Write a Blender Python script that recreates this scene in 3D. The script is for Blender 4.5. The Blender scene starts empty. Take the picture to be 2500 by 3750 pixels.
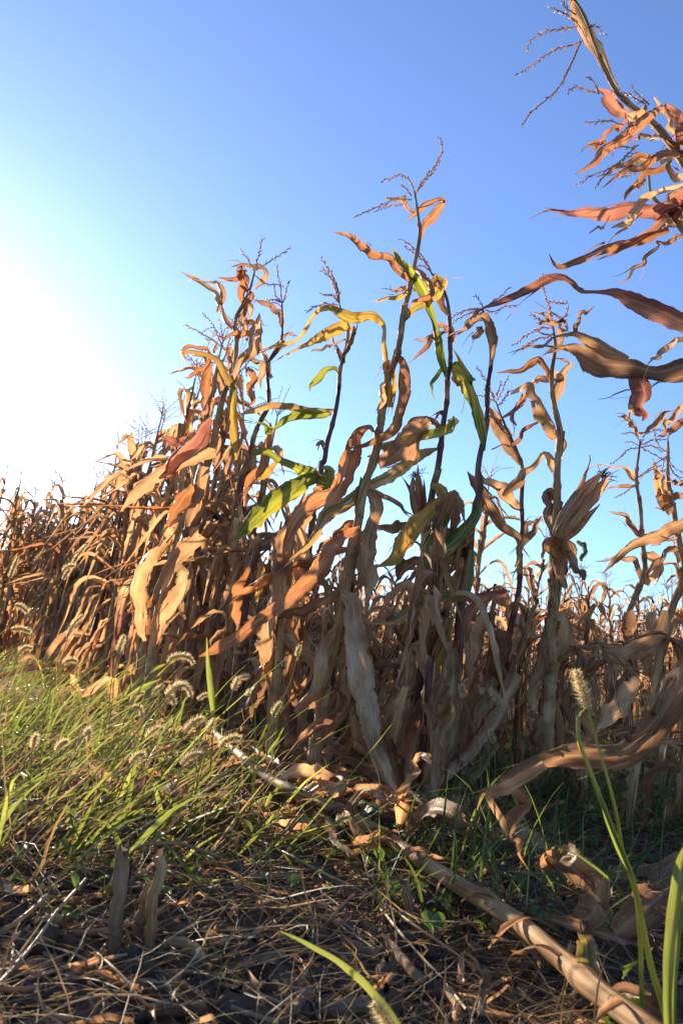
import bpy, math, random
import numpy as np
from mathutils import Vector

S = bpy.context.scene
COL = S.collection
# ------------------------------------------------------------------ camera
H = 0.45
PITCH, ROLL = math.radians(9.8), math.radians(5.0)
FPX = 2872.0                                   # focal length in photo pixels (photo 2500 x 3750)
CAM = np.array([0.0, 0.0, H])
F0 = np.array([0, math.cos(PITCH), math.sin(PITCH)])
R0 = np.array([1.0, 0, 0]); U0 = np.cross(R0, F0)
RV = math.cos(ROLL)*R0 + math.sin(ROLL)*U0
UV_ = math.cos(ROLL)*U0 - math.sin(ROLL)*R0
cd = bpy.data.cameras.new('camera'); cam = bpy.data.objects.new('camera', cd); COL.objects.link(cam)
from mathutils import Matrix
M = Matrix(((RV[0], UV_[0], -F0[0], 0), (RV[1], UV_[1], -F0[1], 0), (RV[2], UV_[2], -F0[2], H), (0, 0, 0, 1)))
cam.matrix_world = M
cd.sensor_fit = 'VERTICAL'; cd.sensor_height = 24.0; cd.lens = 24.0*FPX/3750
cd.clip_start = 0.05; cd.clip_end = 3000
cd.dof.use_dof = True; cd.dof.focus_distance = 2.7; cd.dof.aperture_fstop = 6.0
S.camera = cam
S.render.resolution_x = 682; S.render.resolution_y = 1024
# ------------------------------------------------------------------ sky and sun
SUN_AZ, SUN_EL = math.radians(-34), math.radians(13.5)
w = bpy.data.worlds.new('World'); S.world = w; w.use_nodes = True
nt = w.node_tree; nt.nodes.clear()
sky = nt.nodes.new('ShaderNodeTexSky'); sky.sky_type = 'NISHITA'; sky.sun_disc = False
sky.sun_elevation = SUN_EL; sky.sun_rotation = SUN_AZ
sky.air_density = 1.0; sky.dust_density = 0.45; sky.ozone_density = 6.0; sky.altitude = 0
bg = nt.nodes.new('ShaderNodeBackground'); bg.inputs[1].default_value = 0.09
hsv = nt.nodes.new('ShaderNodeHueSaturation'); hsv.inputs['Saturation'].default_value = 0.92; hsv.inputs['Hue'].default_value = 0.506
wo = nt.nodes.new('ShaderNodeOutputWorld')
nt.links.new(sky.outputs[0], hsv.inputs['Color']); nt.links.new(hsv.outputs[0], bg.inputs[0]); nt.links.new(bg.outputs[0], wo.inputs[0])
sd = bpy.data.lights.new('sun', 'SUN'); sd.energy = 3.9; sd.angle = math.radians(0.6); sd.color = (1.0, 0.86, 0.66)
so = bpy.data.objects.new('sun', sd); COL.objects.link(so)
sunv = Vector((math.sin(SUN_AZ)*math.cos(SUN_EL), math.cos(SUN_AZ)*math.cos(SUN_EL), math.sin(SUN_EL)))
so.rotation_euler = sunv.to_track_quat('Z', 'Y').to_euler()
S.view_settings.view_transform = 'Standard'; S.view_settings.look = 'None'
S.view_settings.gamma = 1.0; S.view_settings.exposure = 1.8
S.render.engine = 'CYCLES'
S.cycles.max_bounces = 8; S.cycles.transmission_bounces = 6; S.cycles.diffuse_bounces = 4; S.cycles.transparent_max_bounces = 32

rng = random.Random(7); nrg = np.random.default_rng(11)
# ------------------------------------------------------------------ photo coordinates -> rays
CROPS = {0: (0, 0, 1.0), 1: (1200, 400, 1.96), 2: (1800, 0, 2.24), 3: (600, 800, 2.24), 4: (1700, 900, 1.96),
         5: (900, 1500, 1.568), 6: (0, 1200, 1.742), 7: (0, 2300, 1.4255), 8: (1000, 2500, 1.881), 9: (1700, 2200, 1.5175)}
def ray(px, py):
    return F0 + (px-1250)/FPX*RV - (py-1875)/FPX*UV_
def at(px, py, Y):                              # the point of that sight line on the upright plane y = Y
    d = ray(px, py); return CAM + d*(Y/d[1])
def onground(px, py, z=0.0):                    # ... on the level z
    d = ray(px, py); t = (z-H)/d[2]; return CAM + d*t
def parse(s):
    """'5:x,y,w x,y,w 6:x,y,w' -> list of photo px, py, width"""
    out = []; c = 0
    for tok in s.split():
        if ':' in tok: a, tok = tok.split(':'); c = int(a)
        v = [float(q) for q in tok.split(',')]
        ox, oy, sc = CROPS[c]
        out.append((ox+v[0]/sc, oy+v[1]/sc, (v[2] if len(v) > 2 else 0)/sc, v[3] if len(v) > 3 else 0.0))
    return out
# ------------------------------------------------------------------ curves and meshes
def spline(P, n):
    P = np.asarray(P, float)
    if len(P) == 2:
        t = np.linspace(0, 1, n)[:, None]; return P[0]*(1-t)+P[1]*t
    d = np.linalg.norm(np.diff(P[:, :3], axis=0), axis=1); d = np.maximum(d, 1e-5)**0.8
    T = np.concatenate([[0], np.cumsum(d)])
    m = np.zeros_like(P); s = np.diff(P, axis=0)/np.diff(T)[:, None]
    m[0] = s[0]; m[-1] = s[-1]
    h = np.diff(T)
    m[1:-1] = (s[:-1]*h[1:, None]+s[1:]*h[:-1, None])/(h[1:]+h[:-1])[:, None]
    t = np.linspace(0, T[-1], n); i = np.clip(np.searchsorted(T, t, 'right')-1, 0, len(P)-2)
    u = ((t-T[i])/h[i])[:, None]; hh = h[i][:, None]
    return ((2*u**3-3*u**2+1)*P[i]+(u**3-2*u**2+u)*hh*m[i]+(-2*u**3+3*u**2)*P[i+1]+(u**3-u**2)*hh*m[i+1])
def unit(a):
    return a/np.maximum(np.linalg.norm(a, axis=-1, keepdims=True), 1e-9)
def sm(n, k, r):                                # smooth random series in -1..1
    x = np.linspace(0, k, n); v = np.array([r.uniform(-1, 1) for _ in range(int(k)+3)])
    i = np.floor(x).astype(int); f = x-i; f = f*f*(3-2*f); return v[i]*(1-f)+v[i+1]*f
class MB:
    def __init__(s): s.V = []; s.Q = []; s.T = []; s.U = []; s.n = 0
    def add(s, V, Q=None, T=None, U=None):
        V = np.asarray(V, float).reshape(-1, 3)
        if U is None: U = np.zeros((len(V), 2))
        s.V.append(V); s.U.append(np.asarray(U, float).reshape(-1, 2))
        if Q is not None and len(Q): s.Q.append(np.asarray(Q, int).reshape(-1, 4)+s.n)
        if T is not None and len(T): s.T.append(np.asarray(T, int).reshape(-1, 3)+s.n)
        s.n += len(V); return s
    def data(s):
        V = np.concatenate(s.V); U = np.concatenate(s.U)
        Q = np.concatenate(s.Q) if s.Q else np.zeros((0, 4), int)
        T = np.concatenate(s.T) if s.T else np.zeros((0, 3), int)
        return V, Q, T, U
    def merge(s, D, rot=0, loc=(0, 0, 0), sc=1.0):
        V, Q, T, U = D; c, q = math.cos(rot)*sc, math.sin(rot)*sc
        W = np.stack([V[:, 0]*c-V[:, 1]*q, V[:, 0]*q+V[:, 1]*c, V[:, 2]*sc], 1)+np.asarray(loc)
        s.V.append(W); s.U.append(U)
        if len(Q): s.Q.append(Q+s.n)
        if len(T): s.T.append(T+s.n)
        s.n += len(V)
    def mesh(s, name, mats, mi=None, origin=(0, 0, 0)):
        V, Q, T, U = s.data(); V = V-np.asarray(origin)
        me = bpy.data.meshes.new(name)
        me.vertices.add(len(V)); me.vertices.foreach_set('co', V.astype(np.float32).ravel())
        li = np.concatenate([Q.ravel(), T.ravel()]).astype(np.int32)
        me.loops.add(len(li)); me.loops.foreach_set('vertex_index', li)
        k = len(Q)+len(T); me.polygons.add(k)
        st = np.concatenate([np.arange(len(Q))*4, len(Q)*4+np.arange(len(T))*3]).astype(np.int32)
        me.polygons.foreach_set('loop_start', st)
        me.polygons.foreach_set('use_smooth', np.ones(k, bool))
        if mi is not None: me.polygons.foreach_set('material_index', mi.astype(np.int32))
        uv = me.uv_layers.new(name='UVMap'); uv.data.foreach_set('uv', U[li].astype(np.float32).ravel())
        for m in (mats if isinstance(mats, (list, tuple)) else [mats]): me.materials.append(m)
        me.update(calc_edges=True); me.validate(); return me
    def build(s, name, mats, parent=None, origin=(0, 0, 0), mi=None):
        o = bpy.data.objects.new(name, s.mesh(name, mats, mi, origin)); COL.objects.link(o)
        if parent is not None: o.parent = parent
        return o
def grid(n, m, o=0):
    i = np.arange(n-1)[:, None]*m; j = np.arange(m-1)[None, :]
    a = (i+j).ravel()+o; return np.stack([a, a+1, a+m+1, a+m], 1)
def frames(C):
    return unit(np.gradient(C, axis=0))
def tube(mb, C, R, k=8, vscale=1.0, ovality=None):
    C = np.asarray(C, float); n = len(C); T = frames(C)
    ref = np.array([0.13, 1.0, 0.07]) if abs(T[0, 1]) < 0.9 else np.array([1.0, 0, 0.1])
    A = unit(np.cross(T, ref)); B = np.cross(T, A)
    a = np.linspace(0, 2*math.pi, k+1)
    R = np.broadcast_to(np.asarray(R, float).reshape(n, -1), (n, k+1)) if np.ndim(R) else np.full((n, k+1), R)
    V = C[:, None]+A[:, None]*(np.cos(a)[None]*R)[..., None]+B[:, None]*(np.sin(a)[None]*R)[..., None]
    L = np.concatenate([[0], np.cumsum(np.linalg.norm(np.diff(C, axis=0), axis=1))])*vscale
    U = np.stack(np.broadcast_arrays((a/(2*math.pi))[None], L[:, None]), -1)
    mb.add(V, grid(n, k+1), U=U)
    for e in (0, n-1):                          # caps
        mb.add(np.concatenate([V[e, :k], C[e:e+1]]), T=[(q, (q+1) % k, k) for q in range(k)], U=np.tile([[0.5, L[e]]], (k+1, 1)))
def ribbon(mb, C, W, N, m=7, curl=0.8, fold=0.25, wave=0.10, r=rng, roll=None, tear=0.0, crum=0.0):
    """leaf blade: centre line C, full width W, reference normals N, cross-section bowed by curl and creased at the midrib"""
    n = len(C); T = frames(C); Sd = unit(np.cross(T, N)); N = np.cross(Sd, T)
    if roll is not None:
        c, s = np.cos(roll)[:, None], np.sin(roll)[:, None]; Sd, N = Sd*c+N*s, N*c-Sd*s
    t = np.linspace(-1, 1, m)[None]; L = np.concatenate([[0], np.cumsum(np.linalg.norm(np.diff(C, axis=0), axis=1))])
    k = np.clip(curl*(1+0.5*sm(n, 3, r)), 0.05, 2.8)[:, None]; W = np.asarray(W)[:, None]
    x = np.sin(k*t)/k; z = (1-np.cos(k*t))/k + fold*np.abs(t)*(1-0.4*np.abs(t))
    ph = L/0.085*2*math.pi
    wv = np.where(t > 0, np.sin(ph+r.uniform(0, 6)+1.3*sm(n, 5, r))[:, None], np.sin(ph*0.9+r.uniform(0, 6)+1.3*sm(n, 5, r))[:, None])
    z = z + wave*2*np.abs(t)**2*wv + 0.05*sm(n, max(3, n//3), r)[:, None]
    if crum:
        kr = max(3, n//3); G_ = nrg.normal(size=(kr+2, m)); xx = np.linspace(0, kr, n); ii = np.floor(xx).astype(int); ff = (xx-ii)[:, None]
        z = z+crum*(G_[ii]*(1-ff)+G_[ii+1]*ff)
    x = x*(1+0.05*np.sin(ph*1.7+t*3)[:, :]) if np.ndim(ph) == 2 else x*(1+0.04*np.sin(ph[:, None]*1.7+t*3))
    ed = np.ones((n, m))
    if tear:
        ed[:, 0] -= tear*np.abs(nrg.normal(size=n)); ed[:, -1] -= tear*np.abs(nrg.normal(size=n))
        for q in range(int(n/9)):
            i0 = r.randrange(2, n-2); dp = r.uniform(.15, .6)*tear/0.09; sd0 = r.choice([0, -1]); hw = r.choice([1, 1, 2])
            for a_ in range(-hw, hw+1):
                if 0 <= i0+a_ < n: ed[i0+a_, sd0] -= dp*(1-abs(a_)/(hw+1)); ed[i0+a_, 1 if sd0 == 0 else -2] -= dp*.35*(1-abs(a_)/(hw+1))
        ed = np.maximum(ed, 0.1)
    V = C[:, None]+Sd[:, None]*(x*W/2*ed)[..., None]+N[:, None]*(z*W/2)[..., None]
    u = np.broadcast_to((t+1)/2, (n, m)); v = np.broadcast_to(L[:, None]+r.uniform(0, 30), (n, m))
    mb.add(V, grid(n, m), U=np.stack([u, v], -1)); return mb
# ------------------------------------------------------------------ materials
def mat(name):
    m = bpy.data.materials.new(name); m.use_nodes = True; t = m.node_tree; t.nodes.clear()
    return m, t, (lambda k, **a: node(t, k, **a))
def node(t, k, **a):
    n = t.nodes.new(k)
    for q, v in a.items():
        if q.startswith('i_'):
            key = q[2:]; key = int(key) if key.isdigit() else key
            n.inputs[key].default_value = v
        else: setattr(n, q, v)
    return n
def ramp(t, fac, stops):
    n = t.nodes.new('ShaderNodeValToRGB'); e = n.color_ramp.elements
    while len(e) < len(stops): e.new(0.5)
    for q, (p, c) in zip(e, stops): q.position = p; q.color = (*c, 1) if len(c) == 3 else c
    t.links.new(fac, n.inputs[0]); return n.outputs[0]
def mixc(t, f, a, b, mode='MIX'):
    n = t.nodes.new('ShaderNodeMix'); n.data_type = 'RGBA'; n.blend_type = mode
    for s, v in ((0, f), (6, a), (7, b)):
        if hasattr(v, 'links'): t.links.new(v, n.inputs[s])
        else: n.inputs[s].default_value = v if not isinstance(v, tuple) else (*v, 1)
    return n.outputs[2]
def mathn(t, op, a, b=0.0):
    n = t.nodes.new('ShaderNodeMath'); n.operation = op
    for s, v in ((0, a), (1, b)):
        if hasattr(v, 'links'): t.links.new(v, n.inputs[s])
        else: n.inputs[s].default_value = v
    return n.outputs[0]
def blade_mat(name, cols, trans=(1.0, 0.62, 0.36), tf=0.52, green=None, gcov=0.5, rough=0.5, spots=0.5, rib=0.5, ucount=26, sat=1.0, torn=0.0):
    """dry or green blade: colours in streaks along the blade, patches, spots, paler midrib; lets light through"""
    m, t, nd = mat(name); L = t.links
    uv = nd('ShaderNodeUVMap'); sep = nd('ShaderNodeSeparateXYZ'); L.new(uv.outputs[0], sep.inputs[0])
    geo = nd('ShaderNodeNewGeometry'); isl = geo.outputs['Random Per Island']
    def vec(ux, vx):
        c = nd('ShaderNodeCombineXYZ'); L.new(mathn(t, 'MULTIPLY', sep.outputs[0], ux), c.inputs[0])
        L.new(mathn(t, 'MULTIPLY', sep.outputs[1], vx), c.inputs[1]); L.new(mathn(t, 'MULTIPLY', isl, 37.0), c.inputs[2]); return c.outputs[0]
    def noise(v, sc, det=3.0, r=0.55):
        n = nd('ShaderNodeTexNoise', i_Scale=sc, i_Detail=det, i_Roughness=r); L.new(v, n.inputs['Vector']); return n.outputs[0]
    streak = noise(vec(ucount, 3.5), 1.0, 4.0, 0.65); patch = noise(vec(1.4, 7.0), 1.0, 4.0, 0.6); fine = noise(vec(55, 9), 1.0, 2.0)
    f = mathn(t, 'ADD', mathn(t, 'MULTIPLY', patch, 1.0), mathn(t, 'MULTIPLY', streak, 0.55))
    f = mathn(t, 'ADD', f, mathn(t, 'MULTIPLY', isl, 0.22)); f = mathn(t, 'SUBTRACT', f, 0.385)
    col = ramp(t, f, [(0.26, cols[0]), (0.46, cols[1]), (0.60, cols[2]), (0.76, cols[3])])
    dk = ramp(t, mathn(t, 'ADD', mathn(t, 'ABSOLUTE', mathn(t, 'SUBTRACT', sep.outputs[0], 0.5)), mathn(t, 'MULTIPLY', noise(vec(3, 14), 1.0, 3.0, 0.7), 0.5)), [(0.66, (0, 0, 0)), (0.80, (1, 1, 1))])
    col = mixc(t, mathn(t, 'MULTIPLY', dk, 0.6*min(1, 2*rib)), col, cols[0])
    if green:
        g = mathn(t, 'ADD', noise(vec(2.2, 2.6), 1.0, 3.0, 0.6), mathn(t, 'MULTIPLY', streak, 0.25))
        edge = mathn(t, 'MULTIPLY', mathn(t, 'ABSOLUTE', mathn(t, 'SUBTRACT', sep.outputs[0], 0.5)), 0.35)
        g = mathn(t, 'SUBTRACT', g, edge)
        gm = ramp(t, mathn(t, 'ADD', g, gcov-0.5), [(0.50, (0, 0, 0)), (0.60, (1, 1, 1))])
        gc = ramp(t, streak, [(0.3, green[0]), (0.52, green[1]), (0.7, green[2])])
        col = mixc(t, gm, col, gc)
    if rib:
        d = mathn(t, 'ABSOLUTE', mathn(t, 'SUBTRACT', sep.outputs[0], 0.5))
        rm = ramp(t, d, [(0.025, (1, 1, 1)), (0.055, (0, 0, 0))])
        col = mixc(t, mathn(t, 'MULTIPLY', rm, rib), col, mixc(t, 0.55, col, (0.72, 0.60, 0.36)))
    sp = ramp(t, noise(vec(9, 45), 1.0, 3.0, 0.7), [(0.63, (0, 0, 0)), (0.72, (1, 1, 1))])
    col = mixc(t, mathn(t, 'MULTIPLY', sp, spots), col, mixc(t, 0.7, col, (0.05, 0.03, 0.02)))
    fc = ramp(t, fine, [(0.3, (0.72, 0.72, 0.72)), (0.7, (1.15, 1.15, 1.15))]); col = mixc(t, 1.0, col, fc, 'MULTIPLY')
    hs = nd('ShaderNodeHueSaturation'); L.new(col, hs.inputs['Color'])
    L.new(mathn(t, 'ADD', mathn(t, 'MULTIPLY', isl, 0.72), 0.52), hs.inputs['Value']); hs.inputs['Saturation'].default_value = sat
    col = hs.outputs[0]
    bmp = nd('ShaderNodeBump', i_Strength=0.28, i_Distance=0.0015)
    L.new(mathn(t, 'ADD', mathn(t, 'MULTIPLY', fine, 0.6), streak), bmp.inputs['Height'])
    p = nd('ShaderNodeBsdfPrincipled', i_Roughness=rough); p.inputs['Specular IOR Level'].default_value = 0.32 if tf > .1 else 0.12
    L.new(col, p.inputs['Base Color']); L.new(bmp.outputs[0], p.inputs['Normal'])
    tr = nd('ShaderNodeBsdfTranslucent'); L.new(mixc(t, 1.0, mixc(t, 0.20, col, (1, 0.95, 0.85)), trans, 'MULTIPLY'), tr.inputs[0]); L.new(bmp.outputs[0], tr.inputs['Normal'])
    mx = nd('ShaderNodeMixShader'); mx.inputs[0].default_value = tf
    L.new(p.outputs[0], mx.inputs[1]); L.new(tr.outputs[0], mx.inputs[2]); out = mx.outputs[0]
    if torn:                                    # rotted notches along the margins and slits between the veins
        ed = mathn(t, 'ADD', mathn(t, 'MULTIPLY', mathn(t, 'ABSOLUTE', mathn(t, 'SUBTRACT', sep.outputs[0], 0.5)), 2.0), mathn(t, 'MULTIPLY', noise(vec(3.5, 26), 1.0, 3.0, 0.7), 1.1))
        a1 = mathn(t, 'GREATER_THAN', ed, 1.62-torn*.1); a2 = mathn(t, 'GREATER_THAN', noise(vec(13, 3.2), 1.0, 2.0, 0.5), 0.735); a3 = mathn(t, 'GREATER_THAN', noise(vec(6, 30), 1.0, 1.0, 0.5), 0.80)
        am = mathn(t, 'MAXIMUM', mathn(t, 'MAXIMUM', a1, a2), a3)
        tp = nd('ShaderNodeBsdfTransparent'); m2 = nd('ShaderNodeMixShader'); L.new(am, m2.inputs[0]); L.new(out, m2.inputs[1]); L.new(tp.outputs[0], m2.inputs[2]); out = m2.outputs[0]
    o = nd('ShaderNodeOutputMaterial'); L.new(out, o.inputs[0]); return m
TR = (1.0, 0.71, 0.48)
GR = [(0.05, 0.085, 0.015), (0.11, 0.16, 0.025), (0.28, 0.28, 0.04)]
MT = {
 't': blade_mat('dry_leaf_tan', [(0.10, 0.045, 0.016), (0.38, 0.20, 0.08), (0.62, 0.40, 0.185), (0.82, 0.62, 0.36)], TR, torn=1.0),
 'b': blade_mat('dry_leaf_brown', [(0.06, 0.022, 0.008), (0.22, 0.095, 0.034), (0.40, 0.21, 0.085), (0.66, 0.44, 0.22)], TR, torn=1.0),
 'o': blade_mat('dry_leaf_rust', [(0.12, 0.04, 0.014), (0.33, 0.15, 0.06), (0.47, 0.26, 0.12), (0.66, 0.46, 0.26)], (1.0, 0.54, 0.27), 0.45, torn=1.0),
 'r': blade_mat('dry_leaf_red', [(0.10, 0.025, 0.02), (0.28, 0.08, 0.06), (0.42, 0.21, 0.13), (0.60, 0.42, 0.29)], (1.0, 0.55, 0.40), torn=1.0),
 'p': blade_mat('dry_leaf_pale', [(0.22, 0.115, 0.05), (0.54, 0.35, 0.18), (0.76, 0.56, 0.32), (0.88, 0.74, 0.50)], (1.0, 0.66, 0.40), spots=0.45, torn=.6),
 'y': blade_mat('yellowing_leaf', [(0.28, 0.12, 0.04), (0.50, 0.30, 0.08), (0.62, 0.44, 0.08), (0.66, 0.52, 0.20)], (1.0, 0.70, 0.22), 0.5, green=GR, gcov=0.37, torn=.3),
 'g': blade_mat('green_leaf', [(0.32, 0.20, 0.07), (0.42, 0.36, 0.08), (0.50, 0.48, 0.22), (0.55, 0.52, 0.34)], (0.95, 0.9, 0.15), 0.45, green=GR, gcov=0.52, spots=0.5),
 'm': blade_mat('half_green_leaf', [(0.20, 0.10, 0.05), (0.42, 0.26, 0.12), (0.56, 0.40, 0.20), (0.68, 0.52, 0.30)], (1.0, 0.66, 0.25), 0.42, green=GR, gcov=0.44, torn=.3),
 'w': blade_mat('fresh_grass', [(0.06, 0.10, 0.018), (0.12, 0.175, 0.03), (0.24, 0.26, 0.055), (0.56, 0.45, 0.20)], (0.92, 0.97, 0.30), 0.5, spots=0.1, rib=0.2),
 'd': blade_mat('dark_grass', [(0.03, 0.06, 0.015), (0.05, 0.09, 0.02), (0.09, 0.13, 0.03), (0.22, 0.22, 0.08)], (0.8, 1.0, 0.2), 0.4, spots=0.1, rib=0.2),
 's': blade_mat('straw', [(0.16, 0.09, 0.04), (0.34, 0.22, 0.10), (0.52, 0.38, 0.19), (0.70, 0.56, 0.33)], (1.0, 0.75, 0.42), 0.35, rib=0),
 'v': blade_mat('vine_leaf', [(0.03, 0.08, 0.025), (0.05, 0.13, 0.035), (0.09, 0.18, 0.04), (0.2, 0.28, 0.05)], (0.8, 1.0, 0.15), 0.35, spots=0.3, ucount=6),
 'k': blade_mat('stalk_tan', [(0.12, 0.05, 0.02), (0.32, 0.17, 0.07), (0.48, 0.29, 0.13), (0.62, 0.43, 0.23)], TR, 0.04, rib=0, ucount=26, rough=0.62),
 'u': blade_mat('stalk_purple', [(0.06, 0.02, 0.02), (0.12, 0.045, 0.042), (0.19, 0.09, 0.06), (0.34, 0.20, 0.12)], TR, 0.03, rib=0, ucount=26, rough=0.5),
 'f': blade_mat('bark_grey', [(0.065, 0.034, 0.018), (0.17, 0.098, 0.052), (0.30, 0.185, 0.10), (0.46, 0.31, 0.18)], TR, 0.02, rib=0, ucount=14, rough=0.85),
 'c': blade_mat('seed_bristle', [(0.62, 0.48, 0.26), (0.74, 0.60, 0.36), (0.85, 0.74, 0.48), (0.92, 0.84, 0.62)], (1.0, 0.92, 0.70), 0.65, rib=0, spots=0),
 'e': blade_mat('seed_green', [(0.14, 0.16, 0.03), (0.24, 0.26, 0.05), (0.36, 0.34, 0.09), (0.48, 0.42, 0.16)], (0.95, 0.9, 0.3), 0.45, rib=0, spots=0.2),
 'l': blade_mat('tassel', [(0.45, 0.30, 0.19), (0.60, 0.44, 0.30), (0.72, 0.57, 0.41), (0.85, 0.72, 0.56)], (1.0, 0.80, 0.60), 0.55, rib=0, spots=0.1),
 'i': blade_mat('dark_silk', [(0.015, 0.006, 0.004), (0.03, 0.012, 0.008), (0.06, 0.025, 0.015), (0.10, 0.05, 0.03)], TR, 0.1, rib=0),
 'n': blade_mat('vine_stem', [(0.08, 0.02, 0.03), (0.17, 0.05, 0.06), (0.28, 0.12, 0.09), (0.36, 0.24, 0.12)], TR, 0.1, rib=0),
}
def soil_mat():
    m, t, nd = mat('soil'); L = t.links
    g = nd('ShaderNodeNewGeometry')
    def noise(sc, det=6, r=0.6):
        n = nd('ShaderNodeTexNoise', i_Scale=sc, i_Detail=float(det), i_Roughness=r); L.new(g.outputs['Position'], n.inputs['Vector']); return n.outputs[0]
    a = noise(2.2); b = noise(34, 8, 0.7); c = noise(160, 4, 0.7)
    col = ramp(t, b, [(0.3, (0.055, 0.033, 0.019)), (0.5, (0.135, 0.086, 0.052)), (0.66, (0.22, 0.148, 0.092)), (0.8, (0.34, 0.24, 0.16))])
    col = mixc(t, ramp(t, a, [(0.42, (0, 0, 0)), (0.62, (0.7, 0.7, 0.7))]), col, ramp(t, c, [(0.35, (0.08, 0.056, 0.036)), (0.65, (0.22, 0.16, 0.10))]))
    vo = nd('ShaderNodeTexVoronoi', i_Scale=48.0); L.new(g.outputs['Position'], vo.inputs['Vector'])
    h = mathn(t, 'ADD', mathn(t, 'MULTIPLY', b, 1.0), mathn(t, 'MULTIPLY', c, 0.3)); h = mathn(t, 'SUBTRACT', h, mathn(t, 'MULTIPLY', vo.outputs['Distance'], 0.5))
    bm = nd('ShaderNodeBump', i_Strength=0.9, i_Distance=0.02); L.new(h, bm.inputs['Height'])
    p = nd('ShaderNodeBsdfPrincipled', i_Roughness=0.93); p.inputs['Specular IOR Level'].default_value = 0.15
    L.new(col, p.inputs['Base Color']); L.new(bm.outputs[0], p.inputs['Normal'])
    o = nd('ShaderNodeOutputMaterial'); L.new(p.outputs[0], o.inputs[0]); return m
SOIL = soil_mat()
# ------------------------------------------------------------------ tagging
USED = set()
def tag(o, label=None, cat=None, group=None, kind=None):
    if label: o['label'] = label
    if cat: o['category'] = cat
    if group: o['group'] = group
    if kind or cat: o['kind'] = kind or 'thing'
    return o
def thing(name, loc, label, cat, group=None):
    o = bpy.data.objects.new(name, None); COL.objects.link(o); o.location = loc; o.empty_display_size = 0.1
    return tag(o, label, cat, group)
# ------------------------------------------------------------------ ground
_tab = nrg.random((64, 64))
def vnoise(x, y):
    xi = np.floor(x).astype(int); yi = np.floor(y).astype(int); fx = x-xi; fy = y-yi
    fx = fx*fx*(3-2*fx); fy = fy*fy*(3-2*fy); g = lambda a, b: _tab[a % 64, b % 64]
    return (g(xi, yi)*(1-fx)+g(xi+1, yi)*fx)*(1-fy)+(g(xi, yi+1)*(1-fx)+g(xi+1, yi+1)*fx)*fy-0.5
RD = np.array([-0.454, 0.891]); RN = np.array([0.891, 0.454])       # row direction and the direction across the rows
RO = np.array([-0.08, 2.6])
def gh(x, y):
    x = np.asarray(x, float); y = np.asarray(y, float)
    h = 0.05*vnoise(x*1.3+5, y*1.3)+0.035*vnoise(x*4, y*4+9)+0.02*vnoise(x*13, y*13)+0.016*vnoise(x*31, y*31)+0.010*vnoise(x*70, y*70)
    u = (x-RO[0])*RN[0]+(y-RO[1])*RN[1]
    f = np.clip((u+0.6)/0.6, 0, 1); h = h+0.03*f*np.cos(np.clip(u, -0.38, 1e9)*2*math.pi/0.76)
    return h
def ghs(x, y): return float(gh(x, y))
n = 460
s = np.linspace(-1, 1, n); ax = 1.9*s + 1500*np.sign(s)*np.abs(s)**9
sy = np.linspace(0, 1, n); ay = -1.2+ 0 + 5.0*sy + 2200*sy**10
X, Y = np.meshgrid(ax, ay, indexing='ij'); Z = gh(X, Y)*np.clip(1.6-np.hypot(X, Y)/14, 0.0, 1)
mb = MB(); mb.add(np.stack([X, Y, Z], -1), grid(n, n)[:, ::-1])
g = mb.build('ground', SOIL); tag(g, kind='structure')
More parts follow.
